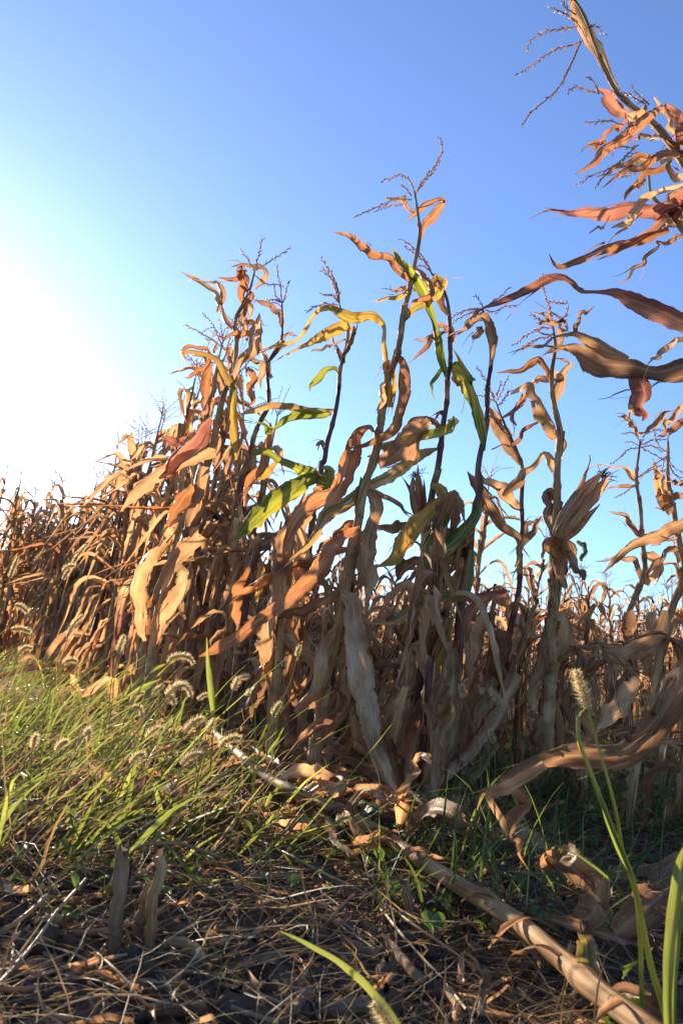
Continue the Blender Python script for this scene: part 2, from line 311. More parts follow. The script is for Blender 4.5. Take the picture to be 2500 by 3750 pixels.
# ------------------------------------------------------------------ traced maize plants in the near rows
class Plant:
    def __init__(s, name, label, cat, Y, seed=0, group=None):
        s.Y = Y; s.name = name; s.parts = []; s.r = random.Random(seed+101); s.label = label; s.cat = cat; s.grp = group; s.base = None
    def stalk(s, spec, r0=0.013, r1=0.004, mat='k', nodes=9, sheaths=1, dy=0.0, ground=True):
        P = [at(px, py, s.Y+dy+q) for px, py, w_, q in parse(spec)]           # from the top down
        P = P[::-1]
        if ground:
            b = P[0].copy(); gz = ghs(b[0], b[1]); k = P[0]-P[1]; k = k/np.linalg.norm(k)
            if b[2] > gz+0.02: P.insert(0, b+np.array([k[0]*0.5*(b[2]-gz), 0, gz-0.02-b[2]]))
        n = 90; C = spline(P, n); L = np.linspace(0, 1, n)
        if s.base is None: s.base = np.array([C[0, 0], C[0, 1], ghs(C[0, 0], C[0, 1]) if ground else C[0, 2]])
        R = r0*(1-L)**0.8+r1
        nd = np.array([(i+0.4+s.r.uniform(-0.15, 0.15))/nodes for i in range(nodes)])
        C = C+(0.0035*np.sin(np.interp(L, nd, np.arange(nodes))*math.pi))[:, None]*np.array([1, 0.3, 0])
        bump = sum(np.exp(-((L-q)/0.006)**2) for q in nd)
        mb = MB(); tube(mb, C, R*(1+0.28*bump), 10); s.parts.append(('stalk', mb, mat)); s.C = C
        if sheaths:
            for i in range(nodes-1):
                if s.r.random() < 0.25: continue
                a, b = nd[i], nd[i]+(nd[i+1]-nd[i])*s.r.uniform(0.55, 0.95)
                i0, i1 = int(a*(n-1)), int(b*(n-1))
                if i1-i0 < 4: continue
                Cs = spline(C[i0:i1], 14); m = 9; T = frames(Cs)
                A = unit(np.cross(T, [0.13, 1, 0.07])); B = np.cross(T, A); ph = s.r.uniform(0, 6.28)
                op = np.linspace(5.9, 4.6+s.r.uniform(-1, 0.8), 14); an = ph+np.linspace(-0.5, 0.5, m)[None]*op[:, None]
                Rr = (np.interp(np.linspace(i0, i1, 14), np.arange(n), R)*(1.16+0.35*np.linspace(0, 1, 14)**3))[:, None]*(1+0.10*sm(14, 5, s.r)[:, None])*np.ones((1, m))
                V = Cs[:, None]+A[:, None]*(np.cos(an)*Rr)[..., None]+B[:, None]*(np.sin(an)*Rr)[..., None]
                V[-1] += T[-1]*nrg.normal(size=(m, 1))*0.008
                u = np.broadcast_to(np.linspace(0, 1, m), (14, m)); v = np.broadcast_to(np.linspace(0, 0.2, 14)[:, None]+i, (14, m))
                mb = MB(); mb.add(V, grid(14, m), U=np.stack([u, v], -1)); s.parts.append(('leaf_sheath', mb, 'k' if mat == 'k' or i < 3 else s.r.choice(['k', 't'])))
        return s
    def leaf(s, mat, spec, dy=0.0, tip=None, curl=None, wave=None, tilt=None, name='leaf', fold=None):
        q = parse(spec); k = len(q); r = s.r
        tip = r.uniform(-0.16, 0.16) if tip is None else tip
        L = np.concatenate([[0], np.cumsum([math.hypot(q[i+1][0]-q[i][0], q[i+1][1]-q[i][1]) for i in range(k-1)])]); L = L/L[-1]
        P = np.array([np.concatenate([at(px, py, s.Y+dy+tip*l+d), [w_/FPX*(s.Y+dy+tip*l)*1.12]]) for (px, py, w_, d), l in zip(q, L)])
        n = max(20, min(96, int(sum(np.linalg.norm(np.diff(P[:, :3], axis=0), axis=1))/0.010)))
        S4 = spline(P, n); C = S4[:, :3]; W = np.maximum(S4[:, 3], 0.002)
        cv = r.uniform(0.6, 1.7) if curl is None else curl; W = W*(1+0.07*sm(n, 7, r))*0.87*(1+.4*(cv/math.sin(min(cv, 1.5))-1))
        C = C+np.stack([sm(n, 6, r), sm(n, 6, r), sm(n, 6, r)], 1)*0.009
        N = unit(CAM-C)
        t0 = r.choice([-1, 1])*r.uniform(0.25, 0.75) if tilt is None else tilt
        roll = t0+0.3*sm(n, 4, r); W = W/np.maximum(np.cos(roll), 0.72)
        fl = r.choice([-1, 1])
        mb = MB(); ribbon(mb, C, W, N*fl, 11, cv, r.uniform(0.1, 0.4) if fold is None else fold,
                          (r.uniform(0.03, 0.10) if wave is None else wave), r, roll*fl, 0.09, 0.075)
        for _ in range(r.choice([0, 1, 2, 3])):
            i = int(n*r.uniform(.35, .93)); T_ = unit(C[min(i+1, n-1)]-C[i]); l = r.uniform(.04, .13); dv = np.array([r.uniform(-.5, .3), r.uniform(-.3, .3), r.uniform(-.7, .3)])
            p = C[i]+unit(np.cross(T_, N[i]))*W[i]*.3*r.choice([-1, 1]); q2 = np.array([p, p+unit(T_+dv*.4)*l*.5, p+unit(T_+dv)*l]); k2 = 12
            ribbon(mb, spline(q2, k2), r.uniform(.003, .009)*np.linspace(1, .15, k2), np.tile(N[i], (k2, 1)), 3, .6, .2, .05, r, 1.5*sm(k2, 2, r))
        s.parts.append((name, mb, mat)); return s
    def tassel(s, specs, dy=0.0, mat='l', size=1.0):
        mb = MB()
        for sp in specs:
            sp = sp.strip(); P = [at(a, b, s.Y+dy+d) for a, b, c, d in parse(sp)]
            L = sum(np.linalg.norm(np.subtract(P[i+1], P[i])) for i in range(len(P)-1)); C = spline(P, max(8, int(L/0.012)))
            C = C+np.linspace(0, 1, len(C))[:, None]*np.array([0, s.r.uniform(-0.05, 0.05), 0])
            spikes(mb, C, size*1.15, s.r)
        s.parts.append(('tassel', mb, mat)); return s
    def ear(s, spec, mat='t', dy=0.0, silk=True, wid=None):
        P = [at(a, b, s.Y+dy+d) for a, b, c, d in parse(spec)]; R = parse(spec)[0][2]/FPX*s.Y/2 if wid is None else wid
        husk, sk = ear_mesh(np.array(P[0]), np.array(P[-1]), R, s.r); s.parts.append(('corn_ear', husk, mat))
        if silk: s.parts.append(('>corn_silk', sk, 'i'))
        return s
    def finish(s):
        b = s.base; e = thing(s.name, tuple(b), s.label, s.cat, s.grp); last = None
        for nm, mb, m in s.parts:
            if nm[0] == '>': mb.build(nm[1:], MT[m], last, b) ; continue
            last = mb.build(nm, MT[m], e, b)
            if nm == 'corn_ear': pass
        return e
def spikes(mb, C, size=1.0, r=rng, cnt=None, ln=0.015):
    """a tassel branch: thin rachis with spikelets in pairs along it"""
    tube(mb, C, np.linspace(0.0024, 0.0011, len(C))*size, 4)
    T = frames(C); L = np.concatenate([[0], np.cumsum(np.linalg.norm(np.diff(C, axis=0), axis=1))])
    k = cnt or max(4, int(L[-1]/0.0065)); d = np.linspace(L[-1]*0.08, L[-1], k)
    B = np.stack([np.interp(d, L, C[:, i]) for i in range(3)], 1); D = unit(np.stack([np.interp(d, L, T[:, i]) for i in range(3)], 1))
    a = nrg.uniform(0, 6.28, k); ref = unit(np.cross(D, [0.3, 0.5, 0.2])); o = ref*np.cos(a)[:, None]+np.cross(D, ref)*np.sin(a)[:, None]
    dr = unit(D*1.0+o*0.55+np.array([0, 0, -0.15])); l = (ln*size*nrg.uniform(0.7, 1.3, k))[:, None]; sd_ = unit(np.cross(dr, D+0.1)); w_ = 0.0021*size
    nn = np.cross(dr, sd_)
    V = np.stack([B, B+dr*l*.5+sd_*w_, B+dr*l*.5-sd_*w_*.5+nn*w_*.86, B+dr*l*.5-sd_*w_*.5-nn*w_*.86, B+dr*l], 1)
    F = np.array([(0, 1, 2), (0, 2, 3), (0, 3, 1), (4, 2, 1), (4, 3, 2), (4, 1, 3)])
    mb.add(V, T=(np.arange(k)[:, None, None]*5+F[None]).reshape(-1, 3), U=np.tile([[0.2, 0.1]], (k*5, 1))+np.repeat(nrg.random((k, 1)), 5, 0)*[1, 9])
def ear_mesh(A, B, R, r, n=26, m=20):
    """husk-wrapped ear from its shank A to its tip B, with loose husk blades and dried silk"""
    T = unit(B-A); L = np.linalg.norm(B-A); X1 = unit(np.cross(T, [0.2, 1, 0.1])); Y1 = np.cross(T, X1)
    u = np.linspace(0, 1, n); prof = np.where(u < 0.3, 0.45+0.55*np.sin(u/0.3*math.pi/2), np.where(u < 0.6, 1.0, 1-0.62*((u-0.6)/0.4)**1.5))*R
    a = np.linspace(0, 2*math.pi, m); f = 1+0.06*np.sin(a*5+1)[None]+0.05*np.sin(a[None]*3+u[:, None]*4)
    f[:, -1] = f[:, 0]
    C = A+T*(u*L)[:, None]+X1*(0.02*L*np.sin(u*3))[:, None]
    mb = MB(); V = C[:, None]+X1*(np.cos(a)*prof[:, None]*f)[..., None]+Y1*(np.sin(a)*prof[:, None]*f)[..., None]
    V[-1] += T*(np.abs(nrg.normal(size=(m, 1)))*0.012)
    U = np.stack(np.broadcast_arrays(a[None]/1.2, (u*L)[:, None]), -1); mb.add(V, grid(n, m), U=U)
    for i in range(6):                          # outer husk blades peeling off
        a0 = i*1.05+r.uniform(-.3, .3); hl = r.uniform(0.65, 1.1); k = 16; uu = np.linspace(0, hl, k)
        d = X1*math.cos(a0)+Y1*math.sin(a0)
        pr = np.interp(uu, u, prof)*1.05+0.004; pk = pr+np.maximum(uu-0.55, 0)**1.5*r.uniform(0.03, 0.16)
        Cc = A+T*(uu*L)[:, None]+d*pk[:, None]
        ribbon(mb, Cc, np.interp(uu/hl, [0, .2, .7, 1], [.8, 1.5, 1.2, .15])*R*1.1, np.tile(-d, (k, 1)), 6, 1.5, 0.05, 0.06, r)
    sk = MB()
    for i in range(34):
        d = unit(T*1.0+X1*r.gauss(0, .9)+Y1*r.gauss(0, .9)); p = B-T*0.015+(X1*r.gauss(0, 1)+Y1*r.gauss(0, 1))*R*0.25; l = r.uniform(0.015, 0.045)
        c = np.array([p, p+d*l*.5+[0, 0, .003], p+d*l+np.array([r.gauss(0, .01), 0, r.gauss(-.008, .01)])]); tube(sk, spline(c, 5), 0.0011, 3)
    return mb, sk

A = Plant('corn_plant', 'tallest middle corn plant with a long pale wavy leaf hanging at its foot', 'corn plant', 2.6, 1)
A.stalk('1:622,590 645,740 668,880 655,965 612,1130 578,1330 545,1500 495,1740 440,1900 405,2100 370,2290 5:720,330 680,450 640,650 600,830 570,1050 520,1280 480,1450 430,1750 400,1930', 0.017, 0.0035, nodes=13)
A.tassel(['1:622,600 590,530 520,490 450,525 390,552', '1:625,620 690,510 760,420 815,300 830,220 808,155', '1:640,590 700,490 750,430 790,370', '1:600,650 500,650 380,705 250,770 190,797',
          '1:560,670 480,700 420,720 355,765', '1:600,620 540,595 525,590'])
(A.leaf('o', '1:655,958,14 690,860,50 770,740,85 828,680,70 805,645,46 700,672,75 620,735,45 560,790,4', tip=.05, tilt=.2)
 .leaf('p', '1:628,740,8 595,690,45 545,632,50 465,632,25 390,620,8').leaf('o', '1:585,1240,20 515,1150,70 440,1060,85 340,1005,90 220,950,75 120,900,40 35,868,4', tip=-.2, curl=1.3, tilt=.3)
 .leaf('y', '1:545,1505,34 625,1435,80 715,1385,85 795,1320,85 822,1250,60 790,1175,14', tip=.08, tilt=.3).leaf('y', '1:800,1180,40 760,1235,90 690,1290,80 600,1310,30', dy=.05)
 .leaf('b', '1:590,1270,20 540,1278,45 480,1290,26 422,1268,4').leaf('y', '1:590,1280,20 540,1335,45 450,1352,32 333,1368,4').leaf('o', '1:610,1120,20 680,1190,60 740,1230,50 700,1340,60 600,1370,20', dy=.1)
 .leaf('y', '1:430,2130,60 438,1950,60 428,1800,52 408,1650,42 396,1530,50 340,1475,90 3:1568,790,120 1480,770,110 1370,745,80 1270,755,55 1200,815,40 1150,895,42 1090,980,34 1000,1030,40 860,1080,4', tip=-.15, curl=.8, tilt=.25)
 .leaf('o', '1:475,1770,30 535,1850,90 530,1990,118 520,2130,105 495,2230,90 5:850,110,80 770,170,60 690,200,40 600,206,4', tip=-.12, tilt=.35).leaf('p', '1:425,1800,20 400,1830,60 395,1870,40 440,1880,10')
 .leaf('p', '1:440,1920,20 400,1990,50 390,2080,50 365,2140,20').leaf('y', '1:470,1840,20 480,1900,40 460,2050,45 450,2130,20'))
(A.leaf('b', '5:770,330,60 840,260,160 930,190,200 1010,120,130 1065,70,50', tip=.1, curl=.6, tilt=.2, wave=.03)
 .leaf('o', '5:748,135,26 728,100,40 665,108,60 610,190,100 570,300,135 545,400,120 490,480,110 390,530,105 300,620,90 240,740,65 200,850,6', tip=-.25, tilt=.3)
 .leaf('t', '5:700,470,50 735,520,90 735,640,85 690,760,115 692,880,130 712,980,105 702,1060,45 690,1110,5', tip=-.1, tilt=.15, curl=.6)
 .leaf('p', '5:560,1065,60 620,1110,125 630,1220,140 650,1350,150 662,1480,165 672,1600,150 695,1760,145 725,1900,120 770,2030,105 830,2170,40', dy=-.05, tip=-.35, curl=.45, wave=.14, tilt=.15)
 .leaf('o', '5:650,700,50 570,735,70 500,800,115 430,880,120 350,980,120 250,1080,105 130,1180,95 30,1255,80 6:1480,2020,85 1380,2050,80 1250,2090,5', dy=-.03, tip=-.35, tilt=.4, curl=.7)
 .leaf('t', '5:490,1275,40 450,1330,85 430,1450,110 385,1600,105 320,1680,90 275,1745,30', dy=-.04, tip=-.1)
 .leaf('b', '5:590,1450,50 590,1600,75 570,1720,60 480,1820,75 380,1860,60 300,1920,30 270,1970,4', dy=-.08, tip=-.2).leaf('t', '5:600,1710,40 540,1780,75 490,1880,65 470,1995,50', dy=-.1)
 .leaf('b', '5:740,1770,60 790,1900,90 820,2030,80 860,2190,40', dy=-.15, tip=-.2).leaf('o', '5:640,640,40 560,660,80 480,740,90 400,800,60', dy=.06)
 .leaf('b', '5:540,1020,30 460,1080,70 350,1120,80 220,1150,60 60,1220,20', dy=.12).leaf('t', '5:500,1400,30 540,1500,70 560,1650,70 540,1750,40', dy=.08)
 .leaf('o', '5:590,800,30 480,830,70 330,900,90 180,960,80 40,1010,10', dy=.15).leaf('b', '5:690,440,26 800,500,40 900,560,30 960,610,5', dy=.2))
B = Plant('corn_plant', 'corn plant right of the tallest one, long green leaf crossing up to the left', 'corn plant', 2.8, 2)
B.stalk('1:740,1175 800,1240 835,1310 865,1460 880,1600 872,1850 855,1920 850,2130 5:1130,130 1085,400 1040,700 1000,950 960,1270 935,1390 905,1700 880,2000 870,2180', 0.015, 0.0035, 'u', nodes=12)
B.tassel(['1:745,1180 700,1100 640,1040 530,970', '1:745,1180 720,1120 650,1060 560,1000', '1:740,1170 690,1130 625,1135', '1:750,1190 780,1170 800,1180'])
(B.leaf('g', '1:858,1915,35 835,1800,72 800,1660,80 760,1530,60 710,1400,82 672,1270,95 600,1170,75 520,1090,55 455,995,4', tip=-.3, tilt=.3, curl=1.0, wave=.04)
 .leaf('o', '1:865,1470,30 820,1380,80 770,1300,80 700,1220,60 640,1170,20').leaf('g', '1:870,1850,20 930,1850,75 980,1900,85 1003,2010,75 1040,2100,50 1062,2150,8', tip=-.1)
 .leaf('g', '1:865,1860,15 810,1890,38 760,1960,38 740,2030,18 790,2105,2', wave=.02).leaf('y', '1:870,1860,20 910,1930,50 960,2000,60 990,2060,30')
 .leaf('o', '1:875,1700,20 900,1640,40 860,1590,40 800,1560,40 760,1620,50 680,1740,40 575,1825,4').leaf('b', '1:860,1600,15 780,1640,40 700,1650,28 600,1676,4').leaf('p', '1:875,1690,30 895,1640,60 850,1570,50 790,1555,15')
 .leaf('g', '5:1160,65,22 1205,55,45 1180,100,55 1050,145,68 920,165,60 800,205,45 690,255,10', tip=-.2, tilt=.4).leaf('b', '5:1140,50,20 1110,20,30 1095,40,20').leaf('b', '5:1100,130,40 1050,70,60 980,70,60 900,130,20', dy=.05)
 .leaf('m', '5:1120,215,22 1010,262,82 890,340,85 770,400,65 665,450,65 570,535,100 465,590,95 400,680,60 350,770,45 265,865,4', tip=-.35, tilt=.3, curl=.8)
 .leaf('g', '5:1110,470,60 1150,560,70 1120,650,120 1075,760,130 1040,860,100 1015,950,40', dy=-.02, tip=-.05, tilt=.2).leaf('y', '5:1060,440,30 1120,460,80 1140,510,110 1060,590,115 970,680,115 880,780,110 800,860,60 750,900,4', dy=-.07, tip=-.15, tilt=.35)
 .leaf('b', '5:985,640,60 860,662,72 750,685,30').leaf('b', '5:1000,860,50 920,915,85 850,985,10').leaf('t', '5:925,1385,110 920,1500,122 905,1620,105 910,1750,95 895,1900,90 875,2060,50', dy=-.08, wave=.10, tilt=.1, curl=.5)
 .leaf('o', '5:945,1200,20 915,1250,55 930,1370,10').leaf('b', '5:935,1380,60 960,1550,80 930,1700,60 940,1850,70 960,2050,30', dy=.05).leaf('o', '5:1010,900,30 1060,1000,60 1150,960,50 1230,900,10', dy=.1)
 .leaf('b', '5:965,1200,30 1020,1230,60 1100,1180,60 1160,1220,30', dy=.06))
B.ear('5:1000,625,85 975,365', 'b', dy=.05)
C = Plant('corn_plant', 'purple-stemmed corn plant with broad green upper leaf and pale curling leaf lower down', 'corn plant', 2.65, 3)
C.stalk('1:1105,1430 1125,1480 1165,1600 1168,1850 1140,2100 4:150,1280 135,1400 115,1520 100,1650 5:1340,400 1320,560 1290,750 1240,1100 1220,1350 1190,1700 1165,2100 1150,2250', 0.015, 0.0035, 'u', nodes=12)
C.tassel(['1:1115,1440 1105,1380 1075,1320', '1:1110,1440 1040,1440 960,1470 890,1515', '1:1130,1440 1180,1465 1250,1440 1338,1442', '1:1120,1430 1180,1380 1260,1320 1300,1270', '1:1115,1440 1030,1460 950,1500 905,1525'])
(C.leaf('g', '4:130,1490,40 132,1380,85 98,1220,98 66,1080,82 20,960,80 1:1010,1960,76 985,1880,60 945,1790,38 885,1705,4', tip=-.15, tilt=.25, wave=.03)
 .leaf('b', '1:1160,1850,26 1178,1700,70 1150,1560,88 1125,1470,66 1070,1500,60 1000,1560,46 905,1608,4', tip=-.1).leaf('b', '1:1120,1440,30 1060,1490,50 980,1560,26 908,1612,3').leaf('p', '1:1105,1565,56 1070,1600,66 1030,1642,4')
 .leaf('g', '5:1328,470,36 1322,600,95 1255,700,130 1170,775,125 1085,845,36', tip=-.1, tilt=.2).leaf('b', '5:1290,745,40 1250,790,120 1220,850,130 1190,760,60', dy=-.03)
 .leaf('m', '5:1310,790,40 1300,900,70 1285,1000,85 1245,1080,80 1150,1075,90 1040,1095,92 930,1150,80 850,1205,36 700,1220,4', dy=-.06, tip=-.2, tilt=.15, curl=.9)
 .leaf('t', '5:1290,780,30 1240,870,80 1220,990,80 1180,1110,60 1160,1190,20', dy=.02).leaf('t', '5:1190,1350,70 1190,1500,90 1165,1650,95 1170,1800,100 1160,1950,90 1120,2180,50', dy=-.07, tip=-.1, tilt=.1, curl=.5)
 .leaf('t', '5:1220,1340,40 1215,1480,60 1200,1620,50 1220,1700,20', dy=-.09).leaf('o', '5:1130,1250,50 1130,1400,80 1060,1520,80 1040,1650,60 1080,1740,20', dy=.08)
 .leaf('y', '5:1190,1180,20 1150,1330,50 1100,1480,55 1040,1600,50 1030,1700,20', dy=-.02).leaf('o', '5:1160,1560,40 1080,1700,70 1010,1850,70 960,2000,60 940,2100,20', dy=.06)
 .leaf('r', '5:1240,1080,30 1330,1060,60 1440,1045,70 1525,1040,20', dy=.1).leaf('r', '5:1540,1400,40 1500,1560,60 1450,1700,70 1360,1830,80 1250,1960,60 1200,2050,30', dy=.05, tip=-.2))
D = Plant('corn_plant', 'corn plant with bright green lower leaves and dark purple stem, left of the tallest one', 'corn plant', 2.95, 4)
D.stalk('3:1440,710 1480,850 1500,900 1490,1050 1465,1180 1432,1400 1390,1640 1345,1850 1305,2000 5:440,300 420,420 390,600 350,850 320,1100 290,1400 270,1700', 0.014, 0.0035, 'u', nodes=12)
D.tassel(['3:1440,705 1430,600 1390,500 1300,372', '3:1440,700 1410,580 1370,480 1310,400', '3:1435,690 1380,640 1295,635', '3:1430,710 1330,690 1250,700 1180,728', '3:1440,690 1390,655 1365,660', '3:1420,650 1400,540 1305,460'], size=1.1)
(D.leaf('y', '3:1560,895,40 1480,880,110 1380,925,120 1250,1000,92 1120,1060,30 1020,1100,20 938,1155,4', tip=-.2, tilt=.2).leaf('k', '3:1460,1170,40 1500,1050,50 1540,930,46 1560,880,20')
 .leaf('g', '3:1440,1335,22 1432,1260,40 1390,1230,42 1300,1300,72 1230,1370,48 1178,1412,5').leaf('m', '3:1405,1575,30 1300,1572,56 1100,1540,78 900,1538,72 740,1570,62 628,1602,5', tip=-.1, tilt=.3)
 .leaf('g', '3:1395,1600,26 1280,1625,90 1100,1650,100 980,1665,72 890,1715,30 640,1650,3', dy=-.03).leaf('r', '3:1460,1190,20 1430,1120,50 1400,1050,30 1360,990,15').leaf('b', '3:1470,1010,20 1380,1040,26 1280,1080,30 1200,1105,5')
 .leaf('g', '3:1350,2050,60 1310,2120,120 1200,2080,130 1080,2030,92 950,1970,92 820,1920,90 715,1900,60', dy=-.05, tip=-.1, tilt=.3).leaf('g', '5:430,370,70 330,410,120 220,480,132 100,575,120 0,680,80 -80,750,5', dy=-.07, tip=-.2, tilt=.25)
 .leaf('g', '5:450,330,30 480,360,60 450,420,70 400,380,30', dy=-.06).leaf('b', '5:430,420,40 460,470,60 400,500,60 340,540,20').leaf('t', '5:390,600,30 330,700,90 310,850,110 270,950,70 250,1100,20', dy=-.03)
 .leaf('b', '5:360,800,30 300,950,90 200,1050,80 80,1090,10').leaf('o', '5:330,1050,30 270,1150,90 230,1300,80 260,1420,20').leaf('m', '5:80,880,30 90,1000,50 75,1110,20', dy=-.1).leaf('b', '3:1320,1900,20 1280,1850,40 1240,1890,5').leaf('t', '5:360,1150,40 330,1300,80 300,1500,80 330,1650,40'))
E = Plant('corn_plant', 'purple-stemmed corn plant left of centre, brown leaf looping over its bend', 'corn plant', 3.15, 5)
E.stalk('3:970,690 969,890 945,1040 892,1120 860,1200 850,1300 845,1550 800,1650 740,1800 690,1950 620,2200 5:60,800 20,1000 -30,1300 -60,1600', 0.014, 0.003, 'u', nodes=12)
E.tassel(['3:970,690 955,560 928,420', '3:978,690 1000,590 1018,495', '3:965,690 910,665 850,668', '3:968,730 930,700 880,700', '3:970,690 920,640 900,540'])
(E.leaf('o', '3:962,895,30 950,800,62 920,730,72 850,690,60 738,655,5').leaf('p', '3:868,1295,36 840,1180,50 810,1080,50 788,1010,8').leaf('b', '3:862,1190,30 900,1130,46 965,1070,76 1010,1030,50 980,1000,30 900,1040,46 825,1062,5')
 .leaf('g', '3:815,1645,16 838,1720,46 850,1780,46 840,1830,20').leaf('o', '3:855,1775,60 850,1900,100 820,2000,85 740,2120,92 690,2220,72 640,2350,30', dy=-.1, tip=-.15, tilt=.2)
 .leaf('b', '3:940,980,12 990,955,30 1095,955,10', dy=.02).leaf('o', '3:720,1530,20 700,1440,85 702,1320,92 700,1205,40', dy=.04).leaf('t', '3:800,1420,20 790,1300,66 785,1200,90 720,1155,40 600,1220,10', dy=.06)
 .leaf('b', '3:700,1960,30 640,1900,60 560,1980,60 500,2100,20', dy=.05).leaf('o', '5:30,900,40 -30,1000,90 -60,1150,90 -40,1300,30', dy=-.03).leaf('b', '5:60,780,40 120,760,80 220,750,70 290,720,10').leaf('y', '3:730,2060,30 800,2120,70 860,2060,70 910,2000,30', dy=.05))
Fp = Plant('corn_plant', 'tall leafy brown corn plant on the left, tassel above two nodding rusty leaves', 'corn plant', 3.05, 6)
Fp.stalk('3:745,430 705,590 650,720 600,800 578,880 592,1000 594,1180 570,1330 505,1400 455,1600 430,1750 400,1870 330,2100 6:1278,1130 1200,1300 1130,1480 1070,1650 1010,1850 985,2050', 0.018, 0.0035, 'k', nodes=13)
Fp.tassel(['3:745,430 775,330 815,195', '3:755,430 820,390 900,340 1022,262', '3:745,440 700,350 635,255', '3:740,460 830,515 955,505'], size=1.1)
(Fp.leaf('p', '3:600,940,30 540,880,60 480,800,52 440,700,60 418,610,58 340,540,50 250,490,38 155,428,4', tip=.1).leaf('b', '3:440,770,20 470,680,50 480,600,62 450,540,42 325,515,8')
 .leaf('o', '3:650,720,30 640,620,80 660,500,100 650,405,85 600,480,62 520,482,38 430,478,5').leaf('b', '3:740,590,28 780,530,62 832,440,50 780,400,60 690,395,50 565,405,4')
 .leaf('t', '3:585,1320,40 625,1180,105 720,1080,130 778,950,135 790,850,92 780,770,8', dy=-.05).leaf('o', '3:720,950,60 620,962,70 465,985,5').leaf('o', '3:730,840,50 660,858,46 600,885,5')
 .leaf('y', '3:600,1985,20 590,1850,82 572,1700,112 560,1550,112 552,1400,80 502,1290,70 450,1180,60 370,1110,50 280,1085,42 200,1090,40 150,1135,6', dy=-.08, tilt=.2, wave=.04)
 .leaf('p', '6:1395,800,60 1260,830,112 1110,900,115 980,965,112 880,1060,85 785,1165,5', dy=-.15, tip=-.2, curl=.9).leaf('r', '6:1335,580,40 1250,680,120 1150,780,130 1060,880,110 990,970,20', dy=-.1)
 .leaf('t', '6:1400,1270,90 1290,1330,130 1170,1440,122 1100,1560,105 1035,1660,50', dy=-.2, tip=-.1).leaf('t', '6:1210,1550,80 1130,1720,105 1040,1880,95 975,2030,45', dy=-.22)
 .leaf('p', '6:1060,1360,40 980,1420,90 900,1560,115 862,1720,135 862,1850,115 905,2010,30', dy=-.15, curl=1.3).leaf('o', '6:1240,1000,60 1180,1080,110 1110,1190,110 1080,1280,50').leaf('b', '6:1300,880,100 1270,1050,130 1230,1200,110 1170,1350,60', dy=-.1)
 .leaf('o', '3:600,880,20 650,780,50 690,700,60 690,600,50 640,560,20').leaf('t', '3:690,850,30 720,770,50 640,700,60 650,820,50 690,980,30', dy=.03))
Fp.ear('6:1290,1330,90 1385,1200', 'b', dy=-.25)
Kp = Plant('corn_plant', 'drooping rusty corn plant in the left stand, claw-like leaf curled over its top', 'corn plant', 3.5, 7)
Kp.stalk('3:520,1090 480,1180 430,1270 400,1420 370,1560 330,1750 290,1950 230,2250 6:1150,1300 1080,1500 1000,1700 940,1950', 0.015, 0.003, 'k', nodes=12)
Kp.tassel(['3:500,1080 440,960 400,870 325,795', '3:500,1080 400,1000 300,950 195,908', '3:510,1080 530,1020 540,960', '3:515,1090 550,1040 600,1000'])
(Kp.leaf('o', '3:320,1605,16 350,1450,90 370,1300,112 385,1190,90 335,1125,80 240,1130,8').leaf('o', '3:390,1170,30 300,1250,62 148,1310,4').leaf('b', '3:400,1110,20 430,1050,40 380,1000,26 325,985,5')
 .leaf('o', '3:370,1200,20 360,1080,40 300,1060,40 160,1110,40 200,1180,10').leaf('b', '3:400,1450,30 350,1560,80 320,1640,30').leaf('o', '3:440,1640,20 350,1700,80 230,1800,90 100,1950,60 0,2040,10', dy=-.1)
 .leaf('r', '3:250,1820,80 130,1850,90 0,1810,60', dy=-.15).leaf('t', '6:1160,1200,40 1080,1290,90 1040,1400,80 1000,1450,20').leaf('b', '6:1100,1450,40 1180,1600,80 1150,1750,60 1180,1850,20').leaf('o', '6:1000,1700,40 940,1800,80 960,1950,60'))
Gp = Plant('corn_plant', 'stout corn plant on the right holding a thick ear with dark silk against the sky', 'corn plant', 2.65, 8)
Gp.stalk('4:632,570 648,700 622,900 652,1170 680,1350 670,1600 658,1800 652,2050 645,2350 9:490,120 478,300 462,600 450,850 440,1050', 0.021, 0.0035, 'k', nodes=12)
Gp.tassel(['4:632,570 610,430 580,300 578,195', '4:635,590 560,590 450,640 368,705', '4:640,570 710,520 745,410 700,395 630,385', '4:630,580 560,560 460,525', '4:640,620 600,660 520,680 400,765', '4:640,640 580,620 545,580'], size=1.1)
